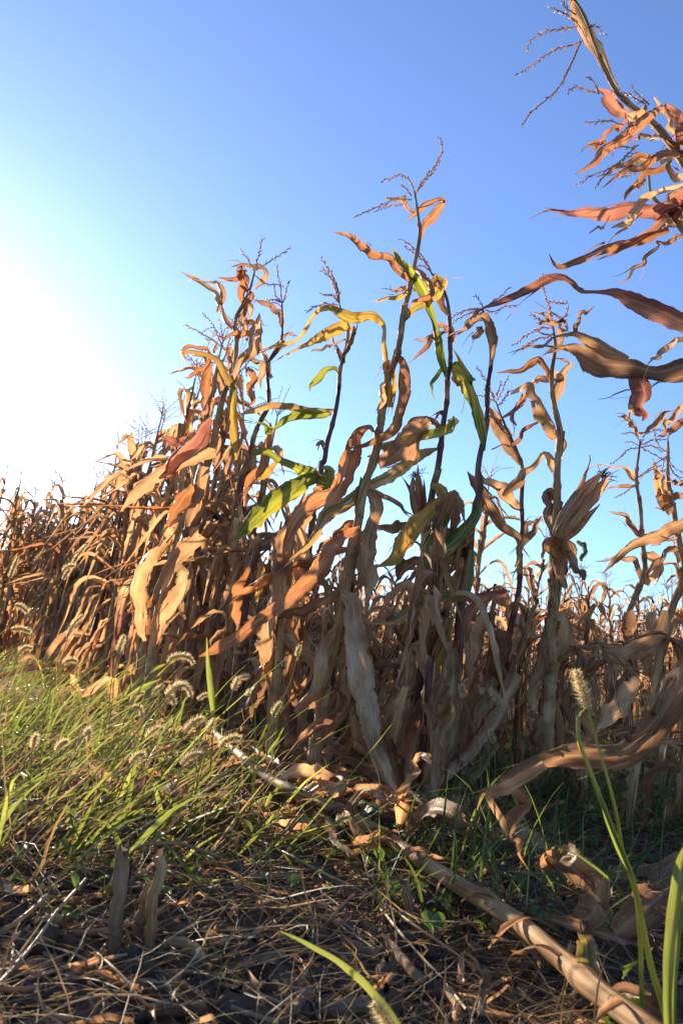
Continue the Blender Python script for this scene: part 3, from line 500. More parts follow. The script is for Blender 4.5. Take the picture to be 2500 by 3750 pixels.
(Gp.leaf('b', '4:655,1170,22 690,1050,72 715,960,82 742,900,62 745,840,32 700,820,20 590,790,8').leaf('p', '4:705,945,50 610,965,80 540,985,60 470,1000,16').leaf('o', '4:615,945,20 575,880,52 530,810,62 450,845,72 360,905,50 235,900,5')
 .leaf('p', '4:672,1395,55 625,1280,135 565,1180,140 505,1080,90 460,1005,64 400,1030,50 300,1090,5', dy=-.02, curl=.8).leaf('o', '4:490,1040,20 405,1120,62 350,1190,46 245,1265,8').leaf('t', '4:400,1110,15 360,1200,46 345,1240,30 355,1305,8')
 .leaf('r', '4:525,1258,16 440,1310,40 375,1375,42 310,1430,18 213,1455,12').leaf('t', '4:650,1610,56 618,1550,88 590,1510,62 520,1570,52 420,1640,72 350,1715,90 288,1780,18', tip=.1)
 .leaf('p', '4:680,1350,20 715,1440,56 690,1520,50 660,1600,20').leaf('b', '4:740,580,26 690,540,40 650,480,10').leaf('b', '4:740,580,10 640,540,40 540,550,26').leaf('b', '4:700,570,20 600,500,40 505,460,8').leaf('b', '4:745,620,10 690,600,46 650,720,40 580,780,6')
 .leaf('o', '4:780,645,40 820,550,46 870,490,38 922,455,8').leaf('b', '4:655,1830,40 600,1760,90 580,1860,72 592,1980,60 615,2085,16').leaf('b', '4:700,2100,20 770,2130,70 790,2200,84 830,2330,70 860,2420,20')
 .leaf('t', '4:660,2080,90 600,2150,120 620,2300,130 600,2450,60', dy=-.03).leaf('t', '4:680,2100,60 720,2200,100 700,2350,100 720,2450,40', dy=-.04).leaf('g', '4:800,2120,30 840,2150,50 835,2260,20', dy=.1)
 .leaf('p', '9:540,60,50 550,150,82 522,300,62 512,420,62 488,525,20', dy=-.03).leaf('t', '9:470,120,50 420,300,70 390,450,80 360,600,30').leaf('t', '9:460,500,30 500,640,80 530,780,70 560,880,20').leaf('b', '9:460,600,30 400,720,60 410,850,50').leaf('b', '4:560,1950,20 500,2050,60 430,2150,60 350,2300,10', dy=.05))
Gp.ear('4:665,2110,175 1010,1640', 't', dy=-.04)
Hp = Plant('corn_plant', 'thin bare corn plant with kinked stem, just left of the ear-bearing plant', 'corn plant', 2.85, 9)
Hp.stalk('4:225,1120 270,1240 330,1360 375,1480 410,1590 410,1900 402,2200 398,2350 9:230,300 200,500 170,800 150,1000', 0.012, 0.0025, 'u', nodes=11, sheaths=1)
Hp.tassel(['4:215,1110 150,990 90,905', '4:220,1120 250,1080 300,980 320,930', '4:220,1120 150,1070 80,1055', '4:235,1150 270,1120 310,1060', '4:215,1090 200,1040 160,1020', '4:230,1080 260,1000 280,950'])
(Hp.leaf('b', '4:412,1575,36 340,1490,72 265,1360,92 215,1260,76 180,1215,50 152,1232,20').leaf('t', '4:330,1360,30 250,1250,50 185,1150,26 175,1110,5').leaf('p', '4:412,1905,28 340,1840,92 240,1765,112 160,1700,62 118,1620,8')
 .leaf('b', '4:408,2215,20 372,2070,92 255,1950,112 150,1820,112 60,1690,70 15,1600,6', dy=-.08, curl=1.8, tilt=.3).leaf('p', '9:250,290,50 300,200,100 330,100,90 300,20,20', dy=-.05).leaf('r', '9:290,300,30 270,400,70 230,560,70 150,700,80 60,820,60 0,930,20', dy=-.06)
 .leaf('b', '4:400,2100,20 450,2020,40 540,1960,30', dy=.05))
Ip = Plant('corn_plant', 'slender pale corn plant second from the right edge, its top leaf forked like antlers', 'corn plant', 3.4, 10)
Ip.stalk('4:1258,1390 1240,1600 1235,1730 1268,1950 1280,2200 1290,2350 9:900,100 910,400 905,700 915,1000', 0.014, 0.004, 'k', nodes=11)
Ip.tassel(['4:1255,1440 1200,1415 1155,1410', '4:1255,1450 1180,1460 1100,1530 1060,1560', '4:1260,1430 1300,1350 1400,1320 1440,1330', '4:1260,1440 1340,1500 1400,1540', '4:1250,1390 1200,1350 1115,1365', '4:1265,1430 1340,1400 1430,1400', '4:1240,1660 1300,1630 1370,1590', '4:1235,1700 1160,1760 1060,1820', '4:1262,1450 1330,1440 1380,1480'])
(Ip.leaf('o', '4:1250,1375,20 1215,1290,52 1160,1240,40 1100,1230,4').leaf('b', '4:1250,1360,15 1340,1290,42 1420,1210,52 1485,1190,10').leaf('t', '4:1235,1705,20 1190,1640,62 1150,1585,30 1060,1590,20 915,1580,3')
 .leaf('b', '4:1240,1735,20 1150,1735,40 1060,1730,20 985,1760,3').leaf('b', '4:1290,2110,30 1200,2020,62 1130,1930,52 1040,1910,4').leaf('b', '4:1290,2380,40 1210,2250,50 1090,2240,30 940,2280,5').leaf('t', '4:1280,2230,40 1330,2260,120 1350,2330,110 1280,2420,40')
 .leaf('b', '9:900,60,60 940,180,120 930,320,100 960,450,70 900,560,20', dy=-.1).leaf('t', '9:905,400,30 840,520,80 780,640,90 690,720,20').leaf('b', '9:905,250,30 800,240,60 680,260,50 590,300,10', dy=.05))
Jp = Plant('corn_plant', 'corn plant at the right edge with a curled husk below its drooping tassel', 'corn plant', 3.0, 11)
Jp.stalk('4:1458,1400 1466,1700 1500,1920 1548,2150 1570,2350 9:1100,200 1090,500 1085,800 1080,1000', 0.015, 0.004, 'k', nodes=11)
Jp.tassel(['4:1460,1420 1455,1520 1440,1600', '4:1462,1420 1490,1560 1560,1610', '4:1460,1500 1380,1560 1290,1640', '4:1465,1600 1380,1620 1330,1560', '4:1460,1480 1400,1460 1330,1330', '4:1460,1560 1520,1640 1590,1660', '4:1455,1400 1465,1340'])
(Jp.leaf('p', '4:1478,1790,60 1430,1740,80 1400,1640,62 1375,1535,16').leaf('b', '4:1500,1925,50 1455,1850,135 1445,1760,120 1450,1690,30').leaf('b', '4:1590,1700,60 1540,1700,50 1470,1710,10').leaf('t', '4:1600,1150,70 1540,1180,60 1470,1260,70 1430,1310,5', dy=-.2)
 .leaf('o', '4:1600,1230,60 1520,1280,60 1440,1340,40 1370,1370,5', dy=-.2).leaf('b', '4:1600,1800,40 1500,1830,60 1370,1890,5').leaf('b', '4:1620,1960,100 1450,2015,125 1330,2085,115 1200,2140,95 1090,2240,62 1000,2355,5', dy=-.1, tip=-.1)
 .leaf('b', '4:1600,2230,70 1480,2200,60 1380,2260,50 1300,2400,10').leaf('t', '9:1100,60,50 1060,160,110 960,240,100 820,280,80 700,260,60 600,330,10', dy=-.2).leaf('p', '9:1030,60,60 1050,180,90 1000,300,80 1020,420,60', dy=-.1)
 .leaf('p', '9:960,420,50 900,540,110 820,640,100 740,720,30', dy=-.1).leaf('b', '4:1530,2100,20 1420,2110,30 1300,2060,10').leaf('t', '9:1180,300,60 1150,500,100 1110,650,80 1090,800,40'))
R1 = Plant('corn_plant', 'nearest corn plant leaning in top right, its windblown tassel reaching the upper edge', 'corn plant', 1.62, 12)
R1.stalk('2:620,-70 720,60 840,330 940,600 1010,745 1150,880 1320,1000 1500,1230 1620,1480 1690,1800 0:2590,1100 2640,1700 2660,2400 2650,3000 2640,3600', 0.014, 0.0022, 'k', nodes=13)
R1.tassel(['2:740,330 660,360 570,362 470,400 370,460 255,520', '2:700,215 600,240 500,250 400,290 320,340 278,425', '2:730,340 640,540 570,670 470,760 350,850 280,940', '2:700,180 650,80 600,0 545,-60', '2:690,120 640,60 590,-50', '2:760,230 830,240 885,300', '2:660,0 620,60 600,100',
           '2:1250,850 1180,760 1120,690 1050,635', '2:1060,1030 980,1015 900,1035 740,1082', '2:870,765 780,765 700,765 640,790 590,835', '2:1290,860 1210,800 1150,760', '2:880,770 820,710 770,680'], size=.8)
(R1.leaf('p', '2:1010,748,14 945,600,90 880,440,130 800,280,140 730,130,120 680,-20,90 650,-90,40', tilt=.3, tip=.1, curl=1.2)
 .leaf('o', '2:1400,885,60 1260,975,115 1140,1075,125 1020,1190,110 890,1285,90 790,1365,52 688,1425,4').leaf('o', '2:1100,1005,40 1010,1080,50 900,1140,46 775,1200,20').leaf('r', '2:880,745,20 975,820,135 1060,900,115 1140,970,50', wave=.05)
 .leaf('b', '2:1620,1130,70 1440,1230,92 1320,1290,90 1150,1340,70 1060,1390,30').leaf('o', '2:1400,1270,40 1200,1300,55 1000,1370,38 885,1455,5').leaf('o', '2:1640,1220,60 1400,1262,82 1220,1350,80 1060,1450,42 875,1535,5').leaf('o', '2:1430,1320,80 1300,1400,62 1180,1510,58 1060,1645,4')
 .leaf('r', '2:1400,850,30 1500,900,100 1580,1000,140 1640,1150,120').leaf('p', '2:1320,800,18 1400,900,55 1470,1040,80 1525,1160,50').leaf('p', '2:1640,1470,80 1510,1380,82 1400,1305,36').leaf('t', '2:1250,860,30 1180,960,100 1130,1010,80 1100,1050,20').leaf('b', '2:1340,1140,40 1240,1150,60 1170,1150,20')
 .leaf('b', '2:1640,1300,60 1560,1250,70 1480,1200,60 1430,1150,10').leaf('t', '2:1250,1480,10 1215,1530,40 1195,1570,20').leaf('r', '2:1600,960,40 1660,1100,120'))
R2 = Plant('corn_plant', 'near corn plant at the right edge with wide brown leaves sweeping left over blue sky', 'corn plant', 1.95, 13)
R2.stalk('2:1270,1290 1285,1450 1315,1600 1420,1720 1560,1900 1660,2200 0:2580,1300 2600,1900 2600,2500 2590,3000', 0.016, 0.002, 'k', nodes=13)
R2.tassel(['2:1180,1200 1080,1290 960,1360 840,1390 745,1450', '2:1200,1190 1120,1240 1000,1260 940,1300', '2:1230,1380 1150,1450 1070,1500 985,1520', '2:1290,1150 1340,1100 1400,1110 1480,1150', '2:1000,1350 950,1400 895,1450', '2:1250,1280 1200,1215 1150,1230', '2:1300,1140 1370,1040 1350,1020'], size=.8)
(R2.leaf('r', '2:1420,1720,120 1240,1722,165 1080,1722,150 900,1745,122 740,1738,92 600,1738,50 462,1694,6', wave=.05, tilt=.3).leaf('p', '2:1640,1510,60 1500,1555,50 1360,1600,66 1270,1660,92 1200,1745,92 1090,1830,72 978,1880,12').leaf('r', '2:1640,1640,180 1520,1690,210 1390,1740,120', wave=.05, curl=.8)
 .leaf('o', '2:1450,1840,60 1300,1905,82 1150,1945,92 980,2000,98 800,2062,72 640,2120,62 520,2152,30 466,2098,6').leaf('r', '2:1430,1800,100 1300,1900,74 1150,2000,60 1020,2070,48 885,2122,4').leaf('o', '2:1600,1920,36 1450,1965,42 1335,1990,12')
 .leaf('b', '2:1395,1978,12 1320,2060,50 1230,2170,52 1150,2270,40 1055,2350,4').leaf('b', '2:985,1800,8 880,1860,24 762,1932,4').leaf('o', '2:1640,1800,90 1500,1800,110 1400,1830,60').leaf('b', '2:1500,1560,30 1440,1600,60 1480,1660,80 1600,1720,80'))
(R2.leaf('r', '4:1680,660,150 1570,560,195 1400,465,172 1240,390,150 1100,325,80 960,322,30 860,318,42 775,268,50 700,240,60 600,250,84 480,310,88 360,365,72 250,405,60 148,440,5', dy=-.3, tip=.25, tilt=.25, curl=.8)
 .leaf('b', '4:1680,835,200 1500,850,185 1350,890,150 1200,880,160 1050,850,185 900,770,190 780,715,110 680,715,36 560,700,24 440,718,22 330,746,3', dy=-.35, tip=.1, tilt=.2, curl=1.4)
 .leaf('t', '4:1180,815,30 1050,745,115 900,680,105 780,650,50 700,660,28 590,695,30 480,705,20 380,740,3', dy=-.33, tip=.1, tilt=.5).leaf('r', '4:1270,930,130 1275,1040,150 1265,1150,130 1300,1275,16', dy=-.3, tip=0).leaf('p', '4:1210,1140,30 1195,1200,30 1192,1280,4', dy=-.3)
 .leaf('p', '4:1640,660,40 1500,720,60 1400,780,44 1325,825,16', dy=-.2).leaf('b', '4:1215,992,10 1100,1050,12 948,1082,4', dy=-.3).leaf('p', '4:1600,900,40 1450,950,30 1350,980,8', dy=-.3)
 .leaf('b', '9:1400,300,180 1214,440,210 1100,600,210 1000,740,150 860,820,165 700,850,170 560,860,150 430,910,90 300,965,80 205,992,8', dy=-.55, tip=.15, tilt=.15, curl=.6).leaf('b', '9:1080,530,40 1060,640,80 980,720,110 800,760,40', dy=-.5)
 .leaf('t', '9:420,930,60 300,1000,80 190,1030,80 140,1060,70 160,1130,46 200,1210,46 222,1300,8', dy=-.5, tilt=.2, curl=.6).leaf('b', '9:230,1030,60 320,1080,90 350,1150,70 270,1220,80 240,1260,60 310,1340,40 335,1420,20 380,1520,6', dy=-.45))
K1 = Plant('corn_plant', 'broken corn plant with a fan of tan leaves converging at the ground in the middle', 'corn plant', 2.45, 21)
K1.stalk('5:1075,1450 1050,1650 1010,1900 960,2150 930,2330', 0.014, 0.008, 'k', nodes=5)
(K1.leaf('t', '5:935,2300,40 955,2080,90 1010,1900,105 1080,1740,95 1145,1560,60', dy=.02).leaf('t', '5:1010,2310,40 1060,2150,90 1120,1980,110 1150,1800,100 1190,1640,60', dy=-.02).leaf('p', '5:885,2200,30 850,1980,90 865,1780,85 935,1600,55')
 .leaf('t', '5:830,2230,40 760,2070,85 660,1910,95 600,1750,50', dy=-.05).leaf('p', '5:1010,2270,40 1180,2110,70 1320,1950,80 1450,1750,80 1568,1540,50', dy=.02, tip=.1).leaf('m', '5:1000,2290,40 1120,2240,60 1270,2120,60 1420,1960,40', dy=.05, tip=.1)
 .leaf('b', '5:900,2230,50 800,2150,80 700,2060,90 560,2000,60 480,1960,20', dy=-.05).leaf('t', '5:960,2260,50 900,2100,90 780,1950,90 740,1820,40', dy=.03).leaf('b', '5:1040,1650,50 1000,1800,100 980,1950,110 930,2080,80 900,2200,30', dy=.04)
 .leaf('p', '5:1120,1700,50 1110,1850,80 1100,2000,90 1060,2150,60', dy=-.04))
K2 = Plant('corn_plant', 'leafy corn plant with overlapping tan leaves between the left stand and the tallest plant', 'corn plant', 2.75, 22)
K2.stalk('5:290,560 260,800 230,1100 190,1400 160,1750', 0.014, 0.006, 'k', nodes=7)
(K2.leaf('t', '5:270,640,40 200,740,110 170,920,125 150,1100,110 120,1300,40').leaf('p', '5:280,620,40 330,800,110 320,1000,110 290,1200,40').leaf('t', '5:230,1050,40 140,1200,110 130,1400,115 190,1600,50').leaf('b', '5:220,1150,50 270,1330,110 250,1520,100 300,1700,30')
 .leaf('o', '5:250,850,40 150,930,80 60,1000,80 -60,1060,20').leaf('t', '5:210,1300,50 330,1400,90 420,1560,90 430,1700,40').leaf('b', '5:190,1400,50 90,1500,90 30,1650,90 0,1760,40').leaf('b', '5:260,900,30 370,880,70 440,940,70 470,1050,20'))
K3 = Plant('corn_plant', 'corn plant wrapped in crumpled tan husks left of the ear-bearing plant', 'corn plant', 2.85, 23)
K3.stalk('5:1430,1000 1410,1300 1390,1600 1370,1950', 0.014, 0.006, 'k', nodes=7)
(K3.leaf('t', '5:1420,1150,40 1350,1280,100 1330,1450,110 1300,1620,60').leaf('b', '5:1420,1200,40 1490,1330,100 1480,1500,100 1500,1620,30').leaf('p', '5:1400,1450,50 1390,1650,100 1350,1850,90 1300,2010,30').leaf('t', '5:1395,1500,40 1470,1650,90 1480,1830,80')
 .leaf('o', '5:1430,1050,30 1340,1100,70 1260,1200,70 1240,1320,20').leaf('b', '5:1380,1600,50 1290,1720,90 1260,1900,80 1270,2030,30').leaf('t', '5:1425,1020,30 1500,1100,70 1560,1220,70 1550,1350,20'))
K4 = Plant('corn_plant', 'husk-covered corn plant in front of the right background rows', 'corn plant', 2.7, 24)
K4.stalk('9:640,260 630,450 610,700 600,900', 0.015, 0.008, 'k', nodes=6)
(K4.leaf('b', '9:640,300,30 700,420,70 720,560,70 690,700,20').leaf('t', '9:630,400,30 580,520,70 560,680,70 590,820,20').leaf('t', '9:640,260,30 740,240,60 830,280,60 900,360,20').leaf('p', '9:620,560,30 660,700,70 700,850,60').leaf('b', '9:640,280,30 560,300,60 520,400,60'))
for P_ in (A, B, C, D, E, Fp, Kp, Gp, Hp, Ip, Jp, R1, R2, K1, K2, K3, K4): P_.finish()
# ------------------------------------------------------------------ grown maize plants for the rest of the stand
def grow(r, Hh, nl, lod, lean=0.06, tassel=True, ear=False, lshort=1.0):
    """one dry maize plant rooted at the origin: list of (name, MB, material)"""
    out = []; n = 22 if lod < 2 else 8
    lx, ly = r.gauss(-0.02, lean), r.gauss(0, lean); t = np.linspace(0, 1, n)
    C = np.stack([lx*Hh*t**1.5+0.02*sm(n, 4, r)*t, ly*Hh*t**1.5+0.02*sm(n, 4, r)*t, Hh*t], 1)
    st = MB(); R = r.uniform(0.010, 0.015)*(1-t)**0.7+0.004
    tube(st, C, R*(1.25 if lod < 2 else 1.5), (7, 5, 3)[lod]); out.append(('stalk', st, 'k' if r.random() < .75 else 'u'))
    a0 = r.uniform(0, math.pi)
    M_, nn = ((7, 22), (6, 20), (3, 7))[lod]
    for i in range(nl):
        h = (i+0.6)/nl*0.93; b = np.array([np.interp(h, t, C[:, k]) for k in range(3)])
        az = a0+(i % 2)*math.pi+r.gauss(0, 0.5); L = (r.uniform(0.42, 0.78) if h < 0.75 else r.uniform(0.25, 0.5))*lshort
        wnd = r.uniform(0, .65)
        if h < 0.4: e0, e1, br = r.uniform(-1.2, 0.6), -1.5, r.uniform(0.05, 0.3)
        else: e0, e1, br = r.uniform(0.5, 1.35), r.choice([-1.45, -1.2, -0.4, -1.4]), r.uniform(0.15, 0.55)
        s_ = np.linspace(0, 1, nn); el = e0+(e1-e0)/(1+np.exp(-(s_-br)*r.uniform(10, 40))) + 0.16*sm(nn, 4, r)
        azs = az+0.3*sm(nn, 3, r)*s_+r.gauss(0, .5)/(1+np.exp(-(s_-br)*30)); dl = L/(nn-1)
        d = np.stack([np.cos(el)*np.cos(azs)-(0.22+wnd*(h > .45))*s_, np.cos(el)*np.sin(azs), np.sin(el)], 1)*dl
        P = b+np.concatenate([[[0, 0, 0]], np.cumsum(d[:-1], 0)]); P[:, 2] = np.maximum(P[:, 2], 0.015)
        W = r.uniform(0.038, 0.088)*(1.1 if lod < 2 else 1.25)*np.interp(s_, [0, .08, .35, .7, 1], [.45, .85, 1, .60, .02])
        N = np.stack([-np.sin(el)*np.cos(azs), -np.sin(el)*np.sin(azs), np.cos(el)], 1)
        mb = MB(); ribbon(mb, P, W, N, M_, r.uniform(0.5, 2.2), r.uniform(0.1, 0.4), 0.1 if lod < 2 else 0.0, r, r.gauss(0, .3)+1.3*sm(nn, 2.5, r)*s_, 0.08 if lod < 2 else 0, 0.07)
        out.append(('leaf', mb, r.choices('tbopr', [40, 28, 8, 20, 4])[0]))
        if lod < 2 and r.random() < 0.6:         # clasping sheath
            k = 7; hh = np.linspace(max(h-0.10, 0), h, k); Cs = np.stack([np.interp(hh, t, C[:, q]) for q in range(3)], 1)
            mb = MB(); ribbon(mb, Cs, np.linspace(.05, .075, k), np.tile([math.cos(az), math.sin(az), 0.0], (k, 1)), 6, 2.2, 0.1, .05, r); out.append(('leaf_sheath', mb, r.choice('ktb')))
    if tassel:
        tp = C[-1]; mb = MB(); nb = r.randint(4, 8) if lod < 2 else 4; ph = r.uniform(0, 6)
        for i in range(nb+1):
            if i == 0: c = np.array([tp, tp+[lx*.2-.02, ly*.2, .13], tp+[lx*.4-.05, ly*.3, .26]])
            else:
                a = ph+i*2.4; o_ = r.uniform(.06, .15); c = np.array([tp+[0, 0, -0.01+.01*i], tp+[math.cos(a)*o_*.6, math.sin(a)*o_*.6, .10], tp+[math.cos(a)*o_*1.3-.03, math.sin(a)*o_*1.3, r.uniform(.06, .18)]])
            if lod < 2: spikes(mb, spline(c, 8), 1.0 if lod == 0 else 1.3, r, cnt=None if lod == 0 else 12)
            else: tube(mb, spline(c, 4), 0.004, 3)
        out.append(('tassel', mb, 'l'))
    if ear:
        h = r.uniform(.42, .55); b = np.array([np.interp(h, t, C[:, k]) for k in range(3)]); a = a0+r.uniform(-1, 1)
        d = np.array([math.cos(a)*.6, math.sin(a)*.6, r.choice([.8, .8, -.7])]); hk, sk = ear_mesh(b, b+unit(d)*r.uniform(.2, .26), r.uniform(.025, .034), r, 14, 12)
        out.append(('corn_ear', hk, r.choice('tb'))); out.append(('>corn_silk', sk, 'i'))
    return out
r = random.Random(42)
protoA = [grow(r, Hh, nl, 1, ear=e, tassel=ta) for Hh, nl, e, ta in
          ((2.05, 19, True, True), (1.9, 20, False, True), (2.15, 19, False, True), (1.75, 19, True, True), (1.95, 18, False, True), (1.6, 19, True, False), (1.85, 20, True, True))]
protoS = [grow(r, Hh, nl, 1, ear=e, tassel=ta, lean=.12) for Hh, nl, e, ta in ((1.3, 17, True, False), (1.05, 16, False, False), (1.45, 17, True, True), (0.85, 14, False, False))]
def make_proto(parts):                           # datablocks of one kind of plant, shared by its copies
    ms = []
    for nm, mb, m in parts: ms.append((nm, mb.mesh(nm.strip('>'), MT[m])))
    return ms
PA = [make_proto(p) for p in protoA]; PS = [make_proto(p) for p in protoS]
def place(ms, x, y, rz, sc, label, group, tilt=(0, 0)):
    e = thing('corn_plant', (x, y, ghs(x, y)-0.01), label, 'corn plant', group); e.rotation_mode = 'ZYX'; e.rotation_euler = (tilt[0], tilt[1]+.04, rz); e.scale = (sc, sc, sc); last = None
    for nm, me in ms:
        o = bpy.data.objects.new(nm.strip('>'), me); COL.objects.link(o)
        if nm[0] == '>': o.parent = last
        else: o.parent = e; last = o
def joined(parts):                               # the same plant as one mesh with several materials
    big = MB(); mats = []; qi = []; ti = []
    for nm, mb, m in parts:
        if m not in mats: mats.append(m)
        D_ = mb.data(); big.merge(D_); qi.append(np.full(len(D_[1]), mats.index(m))); ti.append(np.full(len(D_[2]), mats.index(m)))
    return big, mats, np.concatenate(qi+ti)
JP = []
for i in range(6):
    pp = grow(r, r.uniform(1.7, 2.1), 12, 1, ear=i % 2 == 0); b_, mm, mi = joined(pp); JP.append(b_.mesh('corn_plant', [MT[q] for q in mm], mi))
LW = []
for i in range(10): LW.append([(mb.data(), m) for nm, mb, m in grow(r, r.uniform(1.65, 2.05), 11, 2)])
# positions along the rows
pts = []
for k in range(0, 60):
    t = -3.0
    while t < 75:
        t += r.uniform(0.15, 0.26) if k < 12 else r.uniform(.3, .6)
        p = RO+RN*(0.76*k+r.gauss(0, 0.03))+RD*t; x, y = p
        if y < 1.2 or y > 60: continue
        X = x/y
        if abs(X+0.0) > 0.62: continue
        pts.append((math.hypot(x, y), k, x, y, t))
pts.sort()
stuffpts = []; cnt = 0
for d, k, x, y, t in pts:
    az = x/y; rz = r.uniform(0, 6.28)
    if k == 0 and t < 1.0: continue                                  # traced plants stand here
    if d < 3.4 and k > 0 and r.random() < 0.2: continue
    if x/y > .12 and d < 9 and r.random() < .3: continue
    if k == 0 and d < 15:
        sc = r.uniform(.86, 1.0)*(.86 if t < 1.6 else 1.08 if t < 2.8 else 1.02)
        place(PA[r.randrange(7)], x, y, rz, sc, 'dry brown corn plant in the dense front row running away to the left', 'corn plants of the front row going left', (r.gauss(0, .06), r.gauss(.07, .06))); cnt += 1; continue
    if k <= 5 and d < 7.5 and cnt < 170:
        if az > -0.12:                           # thin, short part of the stand behind the traced plants
            if r.random() < 0.08: continue
            u = r.random()
            if u < 0.88: ms, sc = PS[r.choice([0, 0, 1, 1, 3])], (r.uniform(.38, .66) if az > .12 else r.uniform(.50, .78))
            else: ms, sc = PA[r.randrange(7)], r.uniform(.55, .72)
            place(ms, x, y, rz, sc, 'short dry corn plant in the shaded rows behind the tall ones', 'corn plants in the rows behind'); cnt += 1
        else:
            place(PA[r.randrange(7)], x, y, rz, r.uniform(.85, 1.0), 'dry brown corn plant in the left stand behind the front row', 'corn plants behind the front row on the left'); cnt += 1
        continue
    if cnt < 285 and (k < 8) and d < 20:
        if az > -0.12 and r.random() < 0.35: continue
        sc = r.uniform(.52, .74) if az > -0.12 else r.uniform(.85, 1.02)
        o = bpy.data.objects.new('corn_plant', JP[r.randrange(6)]); COL.objects.link(o); o.location = (x, y, ghs(x, y)-.01); o.rotation_euler = (0, 0, rz); o.scale = (sc,)*3
        lab = 'distant dry corn plant low over the horizon to the right' if az > -0.12 else 'distant dry corn plant far down the rows to the left'
        tag(o, lab, 'corn plant', 'distant corn plants on the right' if az > -0.12 else 'distant corn plants on the left'); cnt += 1; continue
    stuffpts.append((x, y, rz, (r.uniform(.58, .78) if az > -0.12 else r.uniform(.85, 1.0))))
for q in range(15):                              # knee-high leafy plants filling the front row
    t_ = -.35+q*.27; p = RO+RN*r.uniform(.12, .4)+RD*t_; ms = PS[r.choice([0, 1, 3] if t_ < 1.1 else [0, 2, 1])]
    place(ms, p[0], p[1], r.uniform(0, 6.28), (r.uniform(.6, .8) if t_ < 1.1 else r.uniform(.9, 1.1)), 'short leafy dry corn plant filling the foot of the front row', 'short corn plants in the front row', (r.gauss(0, .1), r.gauss(.05, .1)))
mbs = {}
for x, y, rz, sc in stuffpts:
    for D_, m in LW[r.randrange(10)]:
        mbs.setdefault(m, MB()).merge(D_, rz, (x, y, 0), sc)
ms_ = list(mbs); big = MB(); qi = []; ti = []
for i, m in enumerate(ms_):
    D_ = mbs[m].data(); big.merge(D_); qi.append(np.full(len(D_[1]), i)); ti.append(np.full(len(D_[2]), i))
o = big.build('corn_field', [MT[m] for m in ms_], mi=np.concatenate(qi+ti))
tag(o, 'far rows of dry brown corn filling the field to the horizon', 'corn field', kind='stuff')
print('corn things', cnt, 'stuff plants', len(stuffpts))
for i, (x, y) in enumerate(((-4.45, 9.6), (-4.25, 9.9), (-4.75, 9.8), (-4.5, 10.3), (-4.9, 10.2), (-4.3, 9.4), (-4.65, 10.6), (-4.95, 10.8), (-4.7, 9.3))):
    place(PA[i % 7], x+.42, y, i*1.1, 1.08, 'dry corn plant in the separate clump at the left edge', 'corn plants clumped at the left edge')
# ------------------------------------------------------------------ grasses, straw and litter
def blades(mb, x, y, z, L, W, az, el, bend, seg=6, wig=0.12, seed=0):
    """many separate grass blades at once: rooted at x,y,z, length L, width W, heading az, start elevation el, bending down by bend"""
    g_ = np.random.default_rng(seed); n = len(x); t = np.linspace(0, 1, seg+1)[None]
    e = el[:, None]-bend[:, None]*t**1.4+wig*np.cumsum(g_.normal(size=(n, seg+1)), 1)*.5; a = az[:, None]+wig*np.cumsum(g_.normal(size=(n, seg+1)), 1)
    D_ = np.stack([np.cos(e)*np.cos(a), np.cos(e)*np.sin(a), np.sin(e)], -1)*(L[:, None, None]/seg)
    P = np.concatenate([np.zeros((n, 1, 3)), np.cumsum(D_[:, :-1], 1)], 1)+np.stack([x, y, z], -1)[:, None]
    P[..., 2] = np.maximum(P[..., 2], (z+0.006)[:, None])
    tw = az+g_.uniform(-1.2, 1.2, n)+math.pi/2
    sd_ = np.stack([np.cos(tw), np.sin(tw), g_.uniform(-.5, .5, n)], -1)[:, None]*np.ones((1, seg+1, 1))
    w_ = W[:, None]*np.interp(t[0], [0, .15, .6, 1], [.7, 1, .8, .08])[None]/2
    up = np.cross(unit(D_), unit(sd_))*w_[..., None]*0.5
    V = np.stack([P-sd_*w_[..., None]+up, P, P+sd_*w_[..., None]+up], 2)
    base = (np.arange(n)*(seg+1)*3)[:, None]; q = grid(seg+1, 3)[None]+base[..., None]
    u = np.broadcast_to(np.array([.1, .5, .9])[None, None], (n, seg+1, 3)); v = np.broadcast_to((t*L[:, None])[..., None]+g_.uniform(0, 30, n)[:, None, None], (n, seg+1, 3))
    mb.add(V, q, U=np.stack([u, v], -1))
def scatter(g_, n, x0, x1, y0, y1, test=None):
    x = g_.uniform(x0, x1, n); y = g_.uniform(y0, y1, n)
    k = np.ones(n, bool) if test is None else test(x, y)
    return x[k], y[k]
def across(x, y): return (x-RO[0])*RN[0]+(y-RO[1])*RN[1]
def clump(x, y, s): return vnoise(x*s+3, y*s+7)*2 > g2.uniform(-.9, .6, len(x))
g2 = np.random.default_rng(5)
def stuff(name, mb, m, label, cat):
    return tag(mb.build(name, MT[m]), label, cat, kind='stuff')
left = lambda x, y: (across(x, y) < -0.05) & (x < np.where(y < 2.0, -.02, -.13*y)-.9*np.maximum(1.9-y, 0)+g2.normal(0, .10, len(x))) & (y > 1.42+.25*vnoise(x*3, y*0+2)-np.abs(g2.normal(0, .14, len(x)))) & clump(x, y, 2.2)
def put(mb, n, box, test, L, W, az, el, bend, seed, seg=6, wig=.1):
    x, y = scatter(g2, n, *box, test); k = len(x); U_ = g2.uniform
    blades(mb, x, y, gh(x, y), U_(*L, k), U_(*W, k), g2.normal(az[0], az[1], k), U_(*el, k), U_(*bend, k), seg, wig, seed)
mb = MB()
put(mb, 3000, (-2.6, 0.1, 1.25, 4.0), left, (.08, .36), (.005, .014), (0.2, 1.3), (.1, 1.35), (.2, 2.0), 1)
